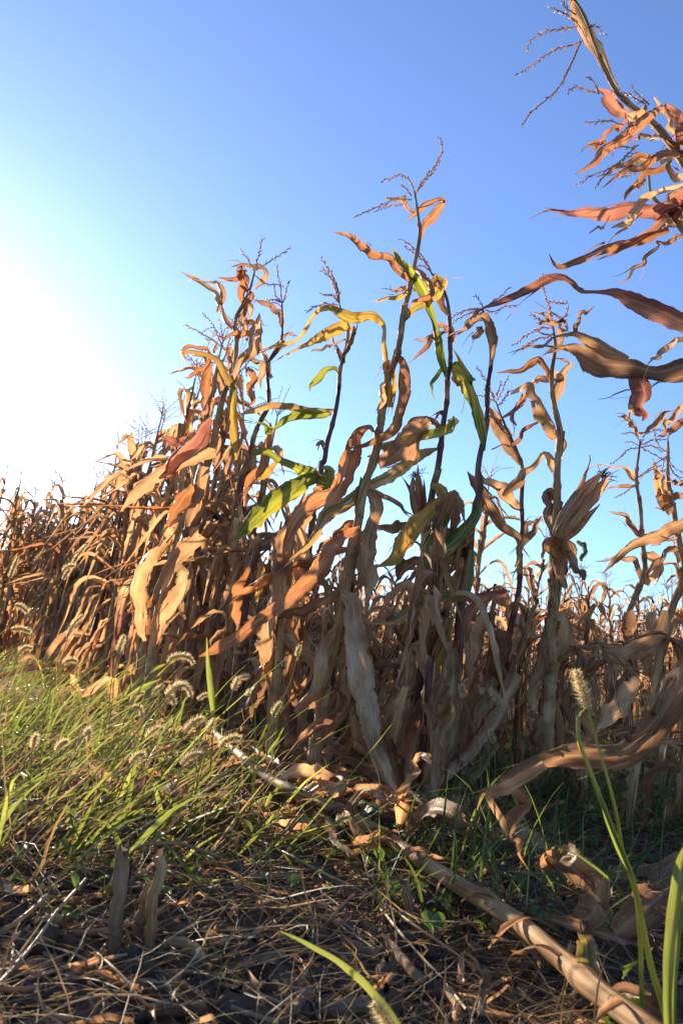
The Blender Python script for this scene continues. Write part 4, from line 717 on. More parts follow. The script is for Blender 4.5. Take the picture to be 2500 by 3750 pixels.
put(mb, 3000, (-5.0, -.6, 3.6, 8.5), left, (.12, .38), (.006, .012), (0.1, 1.1), (.4, 1.3), (.3, 1.5), 2)
put(mb, 420, (-2.6, 0.0, 1.7, 3.4), left, (.32, .60), (.005, .009), (.3, .5), (.6, 1.1), (.1, .8), 3, 8, .05)
put(mb, 260, (-2.2, 0.05, 1.6, 3.4), left, (.15, .38), (.011, .018), (.3, .8), (.3, 1.1), (.4, 1.6), 14, 9, .12)
stuff('grass', mb, 'w', 'sunlit yellow-green grass tangled along the left verge of the corn', 'grass')
mb = MB()
put(mb, 7500, (-2.6, 0.2, 1.25, 4.2), left, (.08, .40), (.002, .006), (0.2, 1.0), (.0, 1.1), (-.2, 1.2), 4, 5, .10)
put(mb, 2500, (-5.0, -.6, 3.6, 8.5), left, (.15, .45), (.003, .006), (0.2, 1.0), (.1, 1.1), (.0, 1.2), 5, 5)
put(mb, 21000, (-1.7, 2.2, .85, 3.0), None, (.04, .24), (.0012, .0045), (0.2, 1.8), (-.1, .4), (-.1, .5), 6, 5, .22)
stuff('straw', mb, 's', 'thin dry straw and dead grass stems lying over the soil', 'straw')
mb = MB()
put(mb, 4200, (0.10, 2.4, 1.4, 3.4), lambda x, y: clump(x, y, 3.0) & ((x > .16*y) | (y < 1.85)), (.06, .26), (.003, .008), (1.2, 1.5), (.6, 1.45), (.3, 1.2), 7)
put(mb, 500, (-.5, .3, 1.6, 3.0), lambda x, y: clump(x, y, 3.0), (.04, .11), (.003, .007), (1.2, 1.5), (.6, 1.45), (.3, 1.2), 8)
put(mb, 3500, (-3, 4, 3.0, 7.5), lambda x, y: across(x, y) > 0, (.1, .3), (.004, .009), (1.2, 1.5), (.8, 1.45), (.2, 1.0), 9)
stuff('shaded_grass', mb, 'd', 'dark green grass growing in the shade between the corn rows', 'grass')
# crumbs of soil, chips of old stalk and leaf scraps
def chips(mb, n, box, size, thin, seed, test=None, lift=.3):
    g_ = np.random.default_rng(seed); x, y = scatter(g_, n, *box, test); k = len(x)
    ico = np.array([(1, 0, 0), (-1, 0, 0), (0, 1, 0), (0, -1, 0), (0, 0, 1), (0, 0, -1), (.7, .7, .3), (-.7, .6, -.3)])[:6]
    F = np.array([(0, 2, 4), (2, 1, 4), (1, 3, 4), (3, 0, 4), (2, 0, 5), (1, 2, 5), (3, 1, 5), (0, 3, 5)])
    s_ = np.minimum(g_.lognormal(math.log(size), .5, k), size*1.7); sc = np.stack([s_, s_*g_.uniform(*thin, k), s_*g_.uniform(*thin, k)*.8], 1)
    V = ico[None]*(1+g_.normal(0, .28, (k, 6, 1)))*sc[:, None]
    a, b = g_.uniform(0, 6.28, k), g_.normal(0, .3, k); ca, sa, cb, sb = np.cos(a), np.sin(a), np.cos(b), np.sin(b)
    X = V[..., 0]*cb[:, None]-V[..., 2]*sb[:, None]; Zz = V[..., 0]*sb[:, None]+V[..., 2]*cb[:, None]; Yy = V[..., 1]
    V = np.stack([X*ca[:, None]-Yy*sa[:, None]+x[:, None], X*sa[:, None]+Yy*ca[:, None]+y[:, None], Zz+(gh(x, y)+s_*sc[:, 2]/s_*lift)[:, None]], -1)
    mb.add(V, T=(np.arange(k)[:, None, None]*6+F[None]).reshape(-1, 3), U=np.stack([g_.uniform(0, 1, (k, 6)), g_.uniform(0, .05, (k, 6))+g_.uniform(0, 30, (k, 1))], -1))
def crumbs(mb, n, box, size, seed, test=None):
    """lumpy clods: small deformed spheres"""
    g_ = np.random.default_rng(seed); x, y = scatter(g_, n, *box, test); k = len(x); a = np.linspace(0, 2*math.pi, 9)[:8]; el = np.linspace(-1.2, 1.2, 5)
    base = np.stack([np.outer(np.cos(el), np.cos(a)), np.outer(np.cos(el), np.sin(a)), np.outer(np.sin(el), np.ones(8))], -1).reshape(-1, 3)
    s_ = np.minimum(g_.lognormal(math.log(size), .5, k), size*1.7)
    V = base[None]*(1+g_.normal(0, .16, (k, 40, 1)))*s_[:, None, None]*g_.uniform(.6, 1.2, (k, 1, 3))
    V = V+np.stack([x, y, gh(x, y)+s_*.25], -1)[:, None]
    Q = [(i*8+j, i*8+(j+1) % 8, (i+1)*8+(j+1) % 8, (i+1)*8+j) for i in range(4) for j in range(8)]
    mb.add(V, (np.arange(k)[:, None, None]*40+np.array(Q)[None]).reshape(-1, 4))
mb = MB(); crumbs(mb, 5200, (-1.5, 1.9, .8, 2.6), .007, 21); crumbs(mb, 500, (-1.5, 1.9, .8, 2.2), .017, 22)
tag(mb.build('soil_clods', SOIL), 'crumbled dark soil clods across the bare foreground', 'soil', kind='stuff')
mb = MB(); chips(mb, 3800, (-1.6, 2.0, .8, 2.8), .014, (.12, .35), 23); chips(mb, 260, (-1.6, 2.0, .8, 2.6), .028, (.10, .22), 24)
tag(mb.build('stalk_chips', MT['f']), 'weathered grey chips of old stalk scattered over the soil', 'plant litter', kind='stuff')
def scraps(mb, n, box, L, W, seed, test=None, lift=(0.0, .05)):
    rr = random.Random(seed)
    for _ in range(n):
        x, y = rr.uniform(*box[:2]), rr.uniform(*box[2:])
        if test and not test(x, y): continue
        l = rr.uniform(*L); a = rr.uniform(0, 6.28); k = 12; s_ = np.linspace(-.5, .5, k)*l; c = np.stack([x+s_*math.cos(a)+.04*sm(k, 3, rr), y+s_*math.sin(a)+.04*sm(k, 3, rr), s_*0], 1)
        c[:, 2] = gh(c[:, 0], c[:, 1])+.008+rr.uniform(*lift)*(1+sm(k, 3, rr))
        ribbon(mb, c, rr.uniform(*W)*np.interp(np.linspace(0, 1, k), [0, .2, .8, 1], [.3, 1, .8, .1]), np.tile([0, 0, 1.], (k, 1)), 5, rr.uniform(.5, 2.3), .2, .12, rr, rr.gauss(0, .7)+1.2*sm(k, 2, rr), .05)
for nm, m, sd_ in (('t', 't', 31), ('b', 'b', 32), ('p', 'p', 33)):
    mb = MB(); scraps(mb, 260, (-1.2, 3.0, 1.8, 6.0), (.15, .5), (.03, .075), sd_, lambda x, y: across(x, y) > -.28)
    scraps(mb, 90, (-5.5, -.5, 3.0, 9.0), (.2, .5), (.03, .075), sd_+5, lambda x, y: -.35 < across(x, y) < .3, (0, .12))
    scraps(mb, 170, (-1.5, 1.7, .95, 2.4), (.03, .10), (.006, .018), sd_+9, None, (0, .01)); scraps(mb, 55, (-.6, .5, 2.0, 2.7), (.12, .35), (.025, .06), sd_+11, None, (.0, .03))
    stuff('leaf_litter', mb, m, {'t': 'tan', 'b': 'brown', 'p': 'pale'}[m]+' dead corn leaf litter covering the ground under the rows', 'leaf litter')
# ------------------------------------------------------------------ foxtails
def seed_head(C, r_, mature):
    """bristly seed head round the line C: packed grains and long bristles"""
    g_ = np.random.default_rng(r_.randrange(9999)); n = len(C); core = MB(); T = frames(C); L = np.linalg.norm(np.diff(C, axis=0), axis=1).sum()
    prof = np.interp(np.linspace(0, 1, n), [0, .12, .6, 1], [.5, 1, .9, .25]); tube(core, C, prof*.0028, 6)
    k = int(L/.00055); i = g_.uniform(0, n-1.01, k); j = i.astype(int); f = (i-j)[:, None]; P = C[j]*(1-f)+C[j+1]*f; D_ = T[j]; pr = np.interp(i, np.arange(n), prof)
    ref = unit(np.cross(D_, [.3, .5, .2])); a = g_.uniform(0, 6.28, k); o_ = ref*np.cos(a)[:, None]+np.cross(D_, ref)*np.sin(a)[:, None]
    G = P+o_*(pr*.0042)[:, None]; d1 = unit(D_+o_*.7); s1 = np.cross(d1, o_)*.0011; l1 = d1*.0026
    V = np.stack([G-l1*.6, G+s1, G+l1, G-s1, G+o_*.0013], 1); core.add(V, T=(np.arange(k)[:, None, None]*5+np.array([(0, 1, 4), (1, 2, 4), (2, 3, 4), (3, 0, 4)])[None]).reshape(-1, 3), U=np.tile([[.5, .1]], (k*5, 1))+np.repeat(g_.random((k, 1)), 5, 0)*[0, 9])
    br = MB(); k2 = k*6; i = g_.uniform(0, n-1.01, k2); j = i.astype(int); f = (i-j)[:, None]; P = C[j]*(1-f)+C[j+1]*f; D_ = T[j]; pr = np.interp(i, np.arange(n), prof)
    ref = unit(np.cross(D_, [.3, .5, .2])); a = g_.uniform(0, 6.28, k2); o_ = ref*np.cos(a)[:, None]+np.cross(D_, ref)*np.sin(a)[:, None]
    G = P+o_*(pr*.002)[:, None]; dr = unit(D_*g_.uniform(.4, 1.0, (k2, 1))+o_)*(g_.uniform(.007, .016, k2)*(.6+.4*pr))[:, None]; sv = unit(np.cross(dr, g_.normal(size=(k2, 3))))*.00045
    br.add(np.stack([G-sv, G+sv, G+dr], 1), T=np.arange(k2*3).reshape(-1, 3), U=np.tile([[.5, .1]], (k2*3, 1))+np.repeat(g_.random((k2, 1)), 3, 0)*[0, 9])
    return core, br
FT = 0
def foxtail(label, Y, stem, head, leaves=(), ripe=True, group='foxtail grasses', r0=.0013, sc=1.0):
    global FT; FT += 1; rr = random.Random(FT*7)
    P = [at(a, b, Y) for a, b, c, d in parse(stem)]; b0 = P[-1]
    gz = ghs(b0[0], b0[1])
    if b0[2] > gz+.01: P.append(np.array([b0[0]+.25*(b0[2]-gz)*(P[-1][0]-P[-2][0])/max(.01, np.linalg.norm(P[-1]-P[-2])), Y, gz-.01]))
    Cs = spline(P[::-1], 40); base = Cs[0]; e = thing('foxtail_grass', tuple(base), label, 'foxtail grass', group)
    mb = MB(); tube(mb, Cs, np.linspace(r0*1.5, r0*.7, 40), 6); mb.build('stem', MT['w'], e, base)
    Hc = spline([at(a, b, Y) for a, b, c, d in parse(head)], 26); core, br = seed_head(Hc, rr, ripe)
    h = core.build('seed_head', MT['c' if ripe else 'e'], e, base); br.build('bristles', MT['c'], h, base)
    for lf in leaves:
        q = parse(lf); Cl = np.array([np.append(at(a, b, Y+d), w_/FPX*Y*1.1) for a, b, w_, d in q]); S4 = spline(Cl, 24); mb = MB()
        ribbon(mb, S4[:, :3], np.maximum(S4[:, 3], .0015), unit(CAM-S4[:, :3]), 5, .4, .35, .02, rr, .3+.3*sm(24, 2, rr)); mb.build('leaf', MT['w'], e, base)
foxtail('foxtail with thick curved glowing head drooping right, beside the middle-left fallen husk', 2.0, '7:875,185 830,190 780,245 740,300 700,380 640,520 600,700', '7:875,185 900,155 950,145 990,155 1010,185', ['7:780,245,4 820,210,14 870,185,3', '7:660,360,6 750,310,24 845,265,3'])
foxtail('foxtail with arched glowing head just below the thick curved one', 1.95, '7:905,310 915,330 900,420 840,540 760,700 700,800', '7:905,310 930,295 965,300 990,330 995,350')
foxtail('foxtail with short drooping head under the arched one', 1.97, '7:890,320 870,310 820,320 700,450 640,600', '7:890,320 890,345 900,370 912,395')
foxtail('upright foxtail with fat glowing head left of the curved heads', 2.1, '7:615,125 600,200 580,300 570,420 540,600 530,800', '7:618,130 625,95 640,60 650,40')
foxtail('slim foxtail standing beside the tall green blade', 1.9, '7:1215,325 1195,390 1165,460 1130,530 1050,700 1010,1000', '7:1218,328 1228,295 1242,260', ['7:1000,1110,4 1010,900,14 1040,760,12 1070,640,3'])
foxtail('foxtail on a thin stem in front of the big fallen husk', 1.85, '7:1425,460 1395,540 1350,680 1330,800 1320,950 1350,1130', '7:1422,462 1440,425 1465,390', ['7:1380,960,6 1410,880,18 1460,830,12 1500,800,3', '7:1370,690,5 1410,640,16 1450,580,12 1480,520,3'], False)
foxtail('foxtail head half hidden behind the purple grass stem', 1.9, '7:1090,545 1080,640 1050,760 1010,900', '7:1092,548 1100,515 1118,480')
foxtail('small nodding foxtail tip left of the husk fold', 1.9, '7:1305,350 1330,450 1330,600 1320,800', '7:1305,352 1297,342 1288,338', ripe=True)
foxtail('bright fluffy foxtail standing high in the left grass', 2.4, '6:430,1975 450,1900 400,2100 330,2300', '6:428,1975 455,1920 490,1870 530,1835', r0=.0014)
foxtail('second bright foxtail, lower and right of the fluffy one', 2.3, '6:755,2080 735,2200 720,2350', '6:760,2075 765,2040 785,1990 790,1975')
foxtail('long arching foxtail whose stem runs up and right in the left grass', 2.6, '6:400,1560 330,1640 200,1760 0,1960 -100,2060', '6:402,1558 420,1535 450,1520 480,1518')
foxtail('foxtail with drooping head near the left edge', 2.3, '6:90,1770 60,1770 0,1800 -60,1880', '6:92,1770 130,1775 160,1795 175,1815')
foxtail('foxtail with level head near the left edge, lower down', 2.2, '6:70,1925 30,1940 -40,2000', '6:70,1925 110,1920 160,1925 195,1940')
foxtail('rounded foxtail head in the left grass, low', 2.2, '6:125,2080 110,2120 60,2250', '6:125,2080 140,2055 170,2040 205,2045')
foxtail('foxtail with nodding head over the pink dead leaf', 2.2, '6:400,2150 380,2200 300,2320', '6:400,2150 430,2125 470,2120 490,2130')
foxtail('spindly grass stalk rising above the rest at the left edge', 2.8, '6:60,1600 30,1700 0,1800 -40,1950', '6:62,1598 80,1550 100,1500 115,1465', ripe=False)
foxtail('tall thin grass stalk leaning right in front of the left stand', 2.7, '6:400,1610 330,1750 200,1950 80,2100 0,2200', '6:400,1608 450,1530 500,1450 548,1388', ripe=False, r0=.0016)
foxtail('glowing white foxtail on the tall bright stem at lower right', 1.08, '9:690,600 700,660 740,800 800,1010 850,1220 880,1400 930,1540', '9:690,605 665,540 640,470 618,390', ['9:920,1530,6 880,1400,14 850,1300,4'], True, r0=.0022)
foxtail('small brownish foxtail beside the red fallen leaf', 2.0, '9:200,580 230,700 260,850 280,1000', '9:200,580 180,540 140,490', ripe=True)
foxtail('green foxtail in the shade left of the red leaf', 2.0, '5:1255,1660 1270,1720 1310,1850 1340,1980', '5:1252,1660 1242,1620 1235,1580', ripe=False)
foxtail('tiny foxtail between the two shaded ones', 2.1, '5:1358,1640 1370,1750 1390,1900', '5:1358,1640 1355,1615 1358,1600', ripe=False)
foxtail('slender foxtail low in the shade under the red leaf', 2.0, '5:1425,1920 1430,2000 1430,2080', '5:1425,1920 1412,1880 1400,1840', ripe=False)
foxtail('green foxtail drooping in front of the ear-bearing plant', 2.4, '9:745,340 745,500 730,700 690,800', '9:745,340 742,300 738,250', ripe=False)
foxtail('foxtail low in the centre right, leaning over the brown leaf', 1.9, '9:915,940 920,1050 930,1200', '9:918,950 910,920 895,885', ripe=True)
foxtail('small foxtail behind the tan leaf left of centre', 2.2, '5:215,1480 200,1600 190,1720 100,1900', '5:215,1480 218,1455 225,1445', ripe=False)
foxtail('green foxtail rising left of the long tan hanging leaf', 2.4, '5:295,1420 260,1550 220,1650', '5:295,1418 298,1390 310,1355', ripe=False)
foxtail('foxtail lying over the fallen stalk', 1.6, '8:430,960 330,1020 200,1060 0,1110', '8:430,965 470,940 525,918', ripe=False)
foxtail('close blurred foxtail poking up at the bottom edge', .93, '8:860,2460 900,2600', '8:850,2440 800,2360 745,2280 690,2205', ripe=True, r0=.002)
FX = []
for q in range(5):                               # more foxtails of the verge, copies of five grown ones
    rr = random.Random(q*3+1); ht = rr.uniform(.18, .42); ln = rr.uniform(.05, .25); Cs = spline([(0, 0, 0), (ln*.4, .01, ht*.6), (ln, 0, ht)], 20); c1 = MB(); tube(c1, Cs, np.linspace(.0017, .0009, 20), 5)
    hl = rr.uniform(.035, .06); k_ = rr.uniform(.3, 1.6); aa = np.linspace(0, 1, 16)[:, None]; dirs = np.concatenate([np.cos(1.2-k_*2*aa), 0*aa, np.sin(1.2-k_*2*aa)], 1)
    core, br = seed_head(Cs[-1]+np.cumsum(dirs*hl/16, 0), rr, True); FX.append((c1.mesh('stem', MT['w']), core.mesh('seed_head', MT['c']), br.mesh('bristles', MT['c'])))
rr = random.Random(9); nfx = 0
while nfx < 18:
    y = rr.uniform(1.55, 3.2); x = rr.uniform(-.44*y, -.12*y)
    if across(x, y) > -.15: continue
    a_, b_, c_ = FX[nfx % 5]; e = thing('foxtail_grass', (x, y, ghs(x, y)-.01), 'small foxtail among many scattered through the left grass verge', 'foxtail grass', 'small foxtails scattered in the left verge')
    e.rotation_euler = (0, 0, rr.gauss(0, .8)); e.scale = (rr.uniform(.8, 1.1),)*3; nfx += 1
    for k_, me in enumerate((a_, b_, c_)):
        o = bpy.data.objects.new(me.name.split('.')[0], me); COL.objects.link(o); o.parent = e if k_ < 2 else hh_; hh_ = o
def weeds(n, box, test, size, hz, seed):
    rr = random.Random(seed); mb = MB(); c = 0
    while c < n:
        x, y = rr.uniform(*box[:2]), rr.uniform(*box[2:])
        if not test(x, y): continue
        c += 1; z = ghs(x, y)+rr.uniform(*hz); leaflet(mb, np.array([x, y, z]), rr.uniform(*size), rr.uniform(0, 6.28), rr.uniform(-.3, 1.2), rr)
    return mb
def leaflet(mb, c, L, az, tilt, rr):             # small pointed oval weed leaf on a short stalk
    k = 9; s_ = np.linspace(0, 1, k); el = tilt-1.1*s_; d = np.stack([np.cos(el)*math.cos(az), np.cos(el)*math.sin(az), np.sin(el)], 1)*L/k
    P = c+np.cumsum(d, 0); W_ = L*.42*np.interp(s_, [0, .15, .45, .8, 1], [.08, .6, 1, .5, .05]); N_ = np.stack([-np.sin(el)*math.cos(az), -np.sin(el)*math.sin(az), np.cos(el)], 1)
    ribbon(mb, P, W_, N_, 5, .5, .3, .04, rr)
stuff('weeds', weeds(900, (-2.4, .05, 1.45, 3.8), lambda x, y: across(x, y) < -.1 and x < (-.02 if y < 2 else -.13*y), (.02, .05), (.01, .16), 5), 'w', 'small broadleaf weeds mixed through the sunlit verge', 'weeds')
stuff('weeds', weeds(420, (-.5, 1.4, 1.3, 2.5), lambda x, y: vnoise(np.float64(x*3), np.float64(y*3)) > -.1, (.02, .045), (.01, .07), 6), 'v', 'small dark green weeds growing along the fallen stalk', 'weeds')
# the tall green stem at lower right and its blades, the blade arching over the soil, the tall blade on the left
def blade_plant(name, label, Y, stems, blade_specs, m='w', r0=.002):
    allP = [[at(a, b, Y+d) for a, b, c, d in parse(sp)] for sp in stems]; base = (allP[0][0] if allP else at(*parse(blade_specs[0])[0][:2], Y)).copy()
    e = thing(name, tuple(base), label, 'grass')
    rr = random.Random(len(label))
    for P in allP:
        mb = MB(); Cs = spline(P, 40); R = np.linspace(r0*1.5, r0*.8, 40); R = R*(1+.5*np.exp(-((np.linspace(0, 1, 40)-.45)/.012)**2)); tube(mb, Cs, R, 8); mb.build('stem', MT[m], e, base)
    for sp in blade_specs:
        Cl = np.array([np.append(at(a, b, Y+d), w_/FPX*(Y+d)*1.1) for a, b, w_, d in parse(sp)]); S4 = spline(Cl, 40); mb = MB()
        ribbon(mb, S4[:, :3], np.maximum(S4[:, 3], .0015), unit(CAM-S4[:, :3]), 7, .5, .4, .02, rr, .35+.2*sm(40, 2, rr)); mb.build('leaf', MT[m], e, base)
blade_plant('grass_stalk', 'tall thick bright green grass stem crossing the lower right corner', 1.02, ['9:1135,2450 1110,2280 1040,2050 985,1790 930,1540 830,1290 740,1060 680,900 640,790 628,700 632,640'],
            ['9:930,1540,10 870,1400,30 800,1230,26 745,1060,6', '9:635,650,8 650,620,10 665,605,3', '9:640,830,4 632,790,12 634,745,4'], r0=.0028)
blade_plant('grass_plant', 'broad green grass blade rising at the right edge beside the bright stem', .95, [], ['9:1140,2480,36 1130,2200,44 1145,1900,56 1175,1650,62 1205,1450,46 1240,1330,10', '9:1160,2480,30 1160,2200,34 1175,1950,46 1200,1700,50 1250,1560,20'], 'w')
blade_plant('grass_plant', 'single bright green blade arching over bare soil at the bottom centre', .95, [], ['8:900,2440,60 850,2340,52 780,2240,50 700,2150,48 620,2060,46 520,1975,40 420,1900,34 300,1835,28 180,1770,20 50,1713,4'], 'w')
blade_plant('grass_stalk', 'purple jointed grass stem topped by one tall upright green blade', 1.95, ['7:740,1060 860,960 980,830 1090,745 1105,640 1112,430'], ['7:1115,432,26 1105,320,34 1090,200,24 1080,50,4'], r0=.0022, m='w')
# ------------------------------------------------------------------ fallen stalks, leaves, stubs
def gp(px, py, h):
    p = onground(px, py, h)
    for _ in range(3): p = onground(px, py, ghs(p[0], p[1])+h)
    return p
def ground_leaf(label, specs, m, curl=None, seed=0, cat='dead leaf', name='dead_leaf', roll=0.0):
    rr = random.Random(seed+500); mb = MB(); first = None
    for sp in ([specs] if isinstance(specs, str) else specs):
        Q = []
        for a, b, w_, h in parse(sp):
            p = gp(a, b, h or .02); Q.append(np.append(p, w_/FPX*np.linalg.norm(p-CAM)*1.05))
        S4 = spline(Q, 34); C_ = S4[:, :3]+np.stack([sm(34, 5, rr), sm(34, 5, rr), sm(34, 6, rr)], 1)*.006; first = C_[0] if first is None else first
        N = unit(unit(CAM-C_)+np.array([0, 0, .6])); ribbon(mb, C_, np.maximum(S4[:, 3], .003), N, 11, curl or rr.uniform(.4, .9), rr.uniform(.1, .3), .07, rr, roll+.2*sm(34, 3, rr), .09, .06)
    b = np.array([first[0], first[1], ghs(first[0], first[1])]); return tag(mb.build(name, MT[m], None, b), label, cat) if False else finish_leaf(mb, name, m, b, label, cat)
def finish_leaf(mb, name, m, b, label, cat):
    o = mb.build(name, MT[m], None, b); o.location = tuple(b); return tag(o, label, cat)
GLV = [
 ('widest crumpled tan husk leaf spread on the ground left of the middle plants', '5:30,1640,90,.14 120,1720,190,.12 220,1830,240,.08 320,1950,220,.04 425,2065,110,.02', 'p'),
 ('pinkish folded leaf bent over the top of the wide tan husk', ['5:-60,1730,90,.12 20,1670,130,.16 110,1600,120,.18 165,1620,60,.16'], 'p'),
 ('ragged pink-edged leaf hanging off the folded husk', ['5:150,1620,110,.17 240,1670,120,.16 300,1770,120,.12 350,1860,60,.08'], 'p'),
 ('smooth pale cream husk shell lying beside the fallen stalk end', ['8:45,690,20,.08 120,640,90,.09 220,640,170,.09 340,690,190,.07 430,750,150,.05 470,800,50,.03'], 'p'),
 ('curled leaf arched like a bridge behind the fallen stalk', ['8:520,880,50,.03 545,810,60,.07 630,760,60,.10 740,765,66,.10 820,820,60,.06'], 't'),
 ('ragged mauve-white torn leaf standing at the foot of the middle plants', ['8:975,560,26,.20 970,650,90,.16 910,740,150,.12 890,850,150,.07 855,1000,50,.03'], 'p'),
 ('small curled pale leaf tip above the torn mauve leaf', ['8:955,560,26,.20 1000,520,60,.22 1050,530,60,.22 1095,540,10,.21'], 'p'),
 ('crumpled dark brown leaf lying right of the torn mauve one', ['8:925,1065,40,.02 990,950,130,.05 1110,885,150,.08 1260,925,150,.08 1380,985,130,.05 1520,1030,70,.02'], 'b'),
 ('brown leaf strip trailing right from the crumpled dark one', ['8:1290,930,40,.07 1390,1040,100,.03 1520,1130,70,.02'], 'b'),
 ('flat brown leaf in the shaded grass above the fallen stalk', ['9:390,1500,60,.03 500,1430,140,.05 620,1490,170,.06 740,1610,120,.03'], 'b'),
 ('upturned brown leaf cone near the lower right', ['9:620,1830,110,.02 700,1730,160,.06 745,1600,120,.08 760,1560,20,.10'], 'b'),
 ('big dusty brown leaf curving in from the lower right edge', ['9:1320,1440,130,.10 1190,1530,170,.08 1070,1660,190,.06 950,1780,190,.04 850,1860,80,.02'], 'b'),
 ('torn tan husk under the fallen stalk', ['9:160,1790,50,.02 280,1840,90,.03 400,1940,100,.03 450,2060,50,.02'], 't'),
 ('long brown leaf lying along the upper side of the fallen stalk', ['9:340,1730,50,.03 500,1765,70,.04 700,1820,70,.04 910,1890,30,.02'], 'b'),
 ('spotted half-green leaf leaning on the fallen stalk at lower right', ['9:665,1840,60,.10 680,1930,100,.09 690,2050,110,.07 740,2180,60,.05'], 'm'),
 ('long bleached leaf lying across the left grass', ['7:540,215,40,.10 680,225,76,.10 800,270,86,.09 900,340,90,.07 1000,430,60,.04 1080,520,40,.02'], 'p'),
 ('pinkish dead leaf draped over grass at the left edge', ['7:-20,270,50,.16 90,235,56,.17 210,210,56,.17 330,195,46,.17 390,180,14,.17'], 'r'),
 ('small brown leaf hanging in the grass under the pinkish one', ['7:340,190,40,.17 380,230,60,.14 375,300,50,.10'], 'o'),
 ('curled brown leaf behind the long bleached one', ['7:640,260,40,.05 700,200,90,.09 790,190,90,.10 860,240,50,.06'], 'b'),
 ('yellow leaf strip crossing under the fallen stalk', ['8:540,1190,40,.03 680,1160,50,.04 830,1160,50,.04 960,1200,60,.03 1010,1270,30,.03'], 'y'),
 ('dark ribbon leaf at the far lower right', ['9:760,2100,60,.03 860,2200,100,.03 1000,2270,110,.03 1200,2340,80,.02'], 'b'),
 ('brown leaf lying in the verge left of the wide husk', ['7:1050,280,60,.09 1150,300,110,.10 1250,330,110,.08 1320,400,50,.05'], 'b'),
 ('purple-grey leaf on the ground left of the cream shell', ['5:60,1960,60,.03 150,2040,80,.04 240,2120,60,.03'], 'r'),
]
for i, (lab, sp, m) in enumerate(GLV): ground_leaf(lab, sp, m, seed=i, curl=.9 if i in (0, 3) else None)
# the long fallen stalk
Q = np.array([onground(a, b, h+.005) for a, b, w_, h in parse('7:960,400,0,.09 1100,530,0,.09 1250,660,0,.09 1400,780,0,.08 8:330,830,0,.06 430,860,0,.05 600,960,0,.045 760,1050,0,.04 950,1180,0,.04 1150,1310,0,.04 1330,1430,0,.04 9:150,1690,0,.04 300,1790,0,.035 430,1900,0,.035 560,2010,0,.03 750,2180,0,.03 950,2330,0,.03 1150,2480,0,.03')])
Cs = spline(Q, 120); base = Cs[60].copy(); base[2] = ghs(base[0], base[1]); fs = thing('fallen_stalk', tuple(base), 'long fallen tan corn stalk lying diagonally to the lower right corner', 'corn stalk')
t = np.linspace(0, 1, 120); bump = sum(np.exp(-((t-q)/.008)**2) for q in (.12, .33, .52, .735, .93)); mb = MB(); tube(mb, Cs, np.interp(t, [0, .2, .6, 1], [.009, .012, .0145, .0155])*(1+.25*bump), 14); mb.build('stalk', MT['k'], fs, base)
rr = random.Random(3)
for (i0, i1, m, sc) in ((14, 50, 'r', 1.9), (36, 66, 't', 1.9), (20, 44, 'p', 1.6), (60, 84, 't', 1.6), (86, 112, 't', 1.8), (64, 88, 'k', 1.5)):
    k = 26; cc = spline(Cs[i0:i1], k)+np.array([0, 0, .006]); mb = MB(); N = np.tile([rr.uniform(-.6, .6), -.7, .7], (k, 1))
    ribbon(mb, cc, np.interp(np.linspace(0, 1, k), [0, .15, .8, 1], [.6, 1, .9, .4])*.017*sc*1.3, -N, 11, 2.3, .05, .05, rr, .25*sm(k, 3, rr)); mb.build('leaf_sheath', MT[m], fs, base)
kn = gp(*parse('8:262,790')[0][:2], .04); mb = MB(); h_, s_ = ear_mesh(kn+np.array([-.02, .01, -.02]), kn+np.array([.045, -.01, .03]), .030, rr, 12, 14); h_.build('husk_stub', MT['p'], fs, base)
mb = MB(); rr = random.Random(12)
for q in range(34):                              # scraps of leaf lying over and against the fallen stalk
    c0 = Cs[rr.randrange(4, 116)]+np.array([rr.gauss(0, .03), rr.gauss(0, .03), 0]); a = rr.uniform(0, 6.28); l = rr.uniform(.05, .16); k = 12; s_ = np.linspace(-.5, .5, k)*l
    c = np.stack([c0[0]+s_*math.cos(a), c0[1]+s_*math.sin(a), c0[2]+.014-6*(s_**2)], 1)+np.stack([sm(k, 3, rr)]*3, 1)*.004
    c[:, 2] = np.maximum(c[:, 2], gh(c[:, 0], c[:, 1])+.006); ribbon(mb, c, rr.uniform(.006, .026)*np.interp(np.linspace(0, 1, k), [0, .2, .8, 1], [.3, 1, .8, .1]), np.tile([0, 0, 1.], (k, 1)), 5, .9, .2, .1, rr, .8*sm(k, 2, rr), .08)
stuff('leaf_litter', mb, 'b', 'scraps of dead leaf caught over the long fallen stalk', 'leaf litter')
# stubs of last year's stalks and loose sticks
def stick(label, spec, rad, m='f', name='old_stalk_stub', upright=True, h=.02, cat='stalk stub'):
    q = parse(spec); rr = random.Random(len(label)*3)
    if upright:
        b = gp(q[-1][0], q[-1][1], 0); P = [at(a, c, b[1]) for a, c, _, _ in q][::-1]
    else: P = [gp(a, c, hh or h) for a, c, _, hh in q]
    C_ = spline(P, 40); C_ = C_+np.stack([sm(40, 9, rr), sm(40, 9, rr), sm(40, 9, rr)], 1)*rad*.25; R = rad*(1+.10*sm(40, 16, rr))[:, None]*(1+.12*np.sin(np.linspace(0, 2*math.pi, 11)*3+1))[None]; R[:, -1] = R[:, 0]
    mb = MB(); tube(mb, C_, R, 10)
    b = C_[0].copy(); mb.V[0][-11:] += nrg.normal(size=(11, 1))*np.array([0, 0, rad*.8 if upright else 0]); o = mb.build(name, MT[m], None, b); o.location = tuple(b); tag(o, label, cat)
stick('thick dark upright old stalk stub in the left foreground', '7:640,1150 628,1300 615,1500 595,1720', .0105)
stick('pale bent stub leaning beside the thick dark one', '7:830,1185 845,1260 820,1360 790,1450 790,1560 778,1670', .0085, 'k')
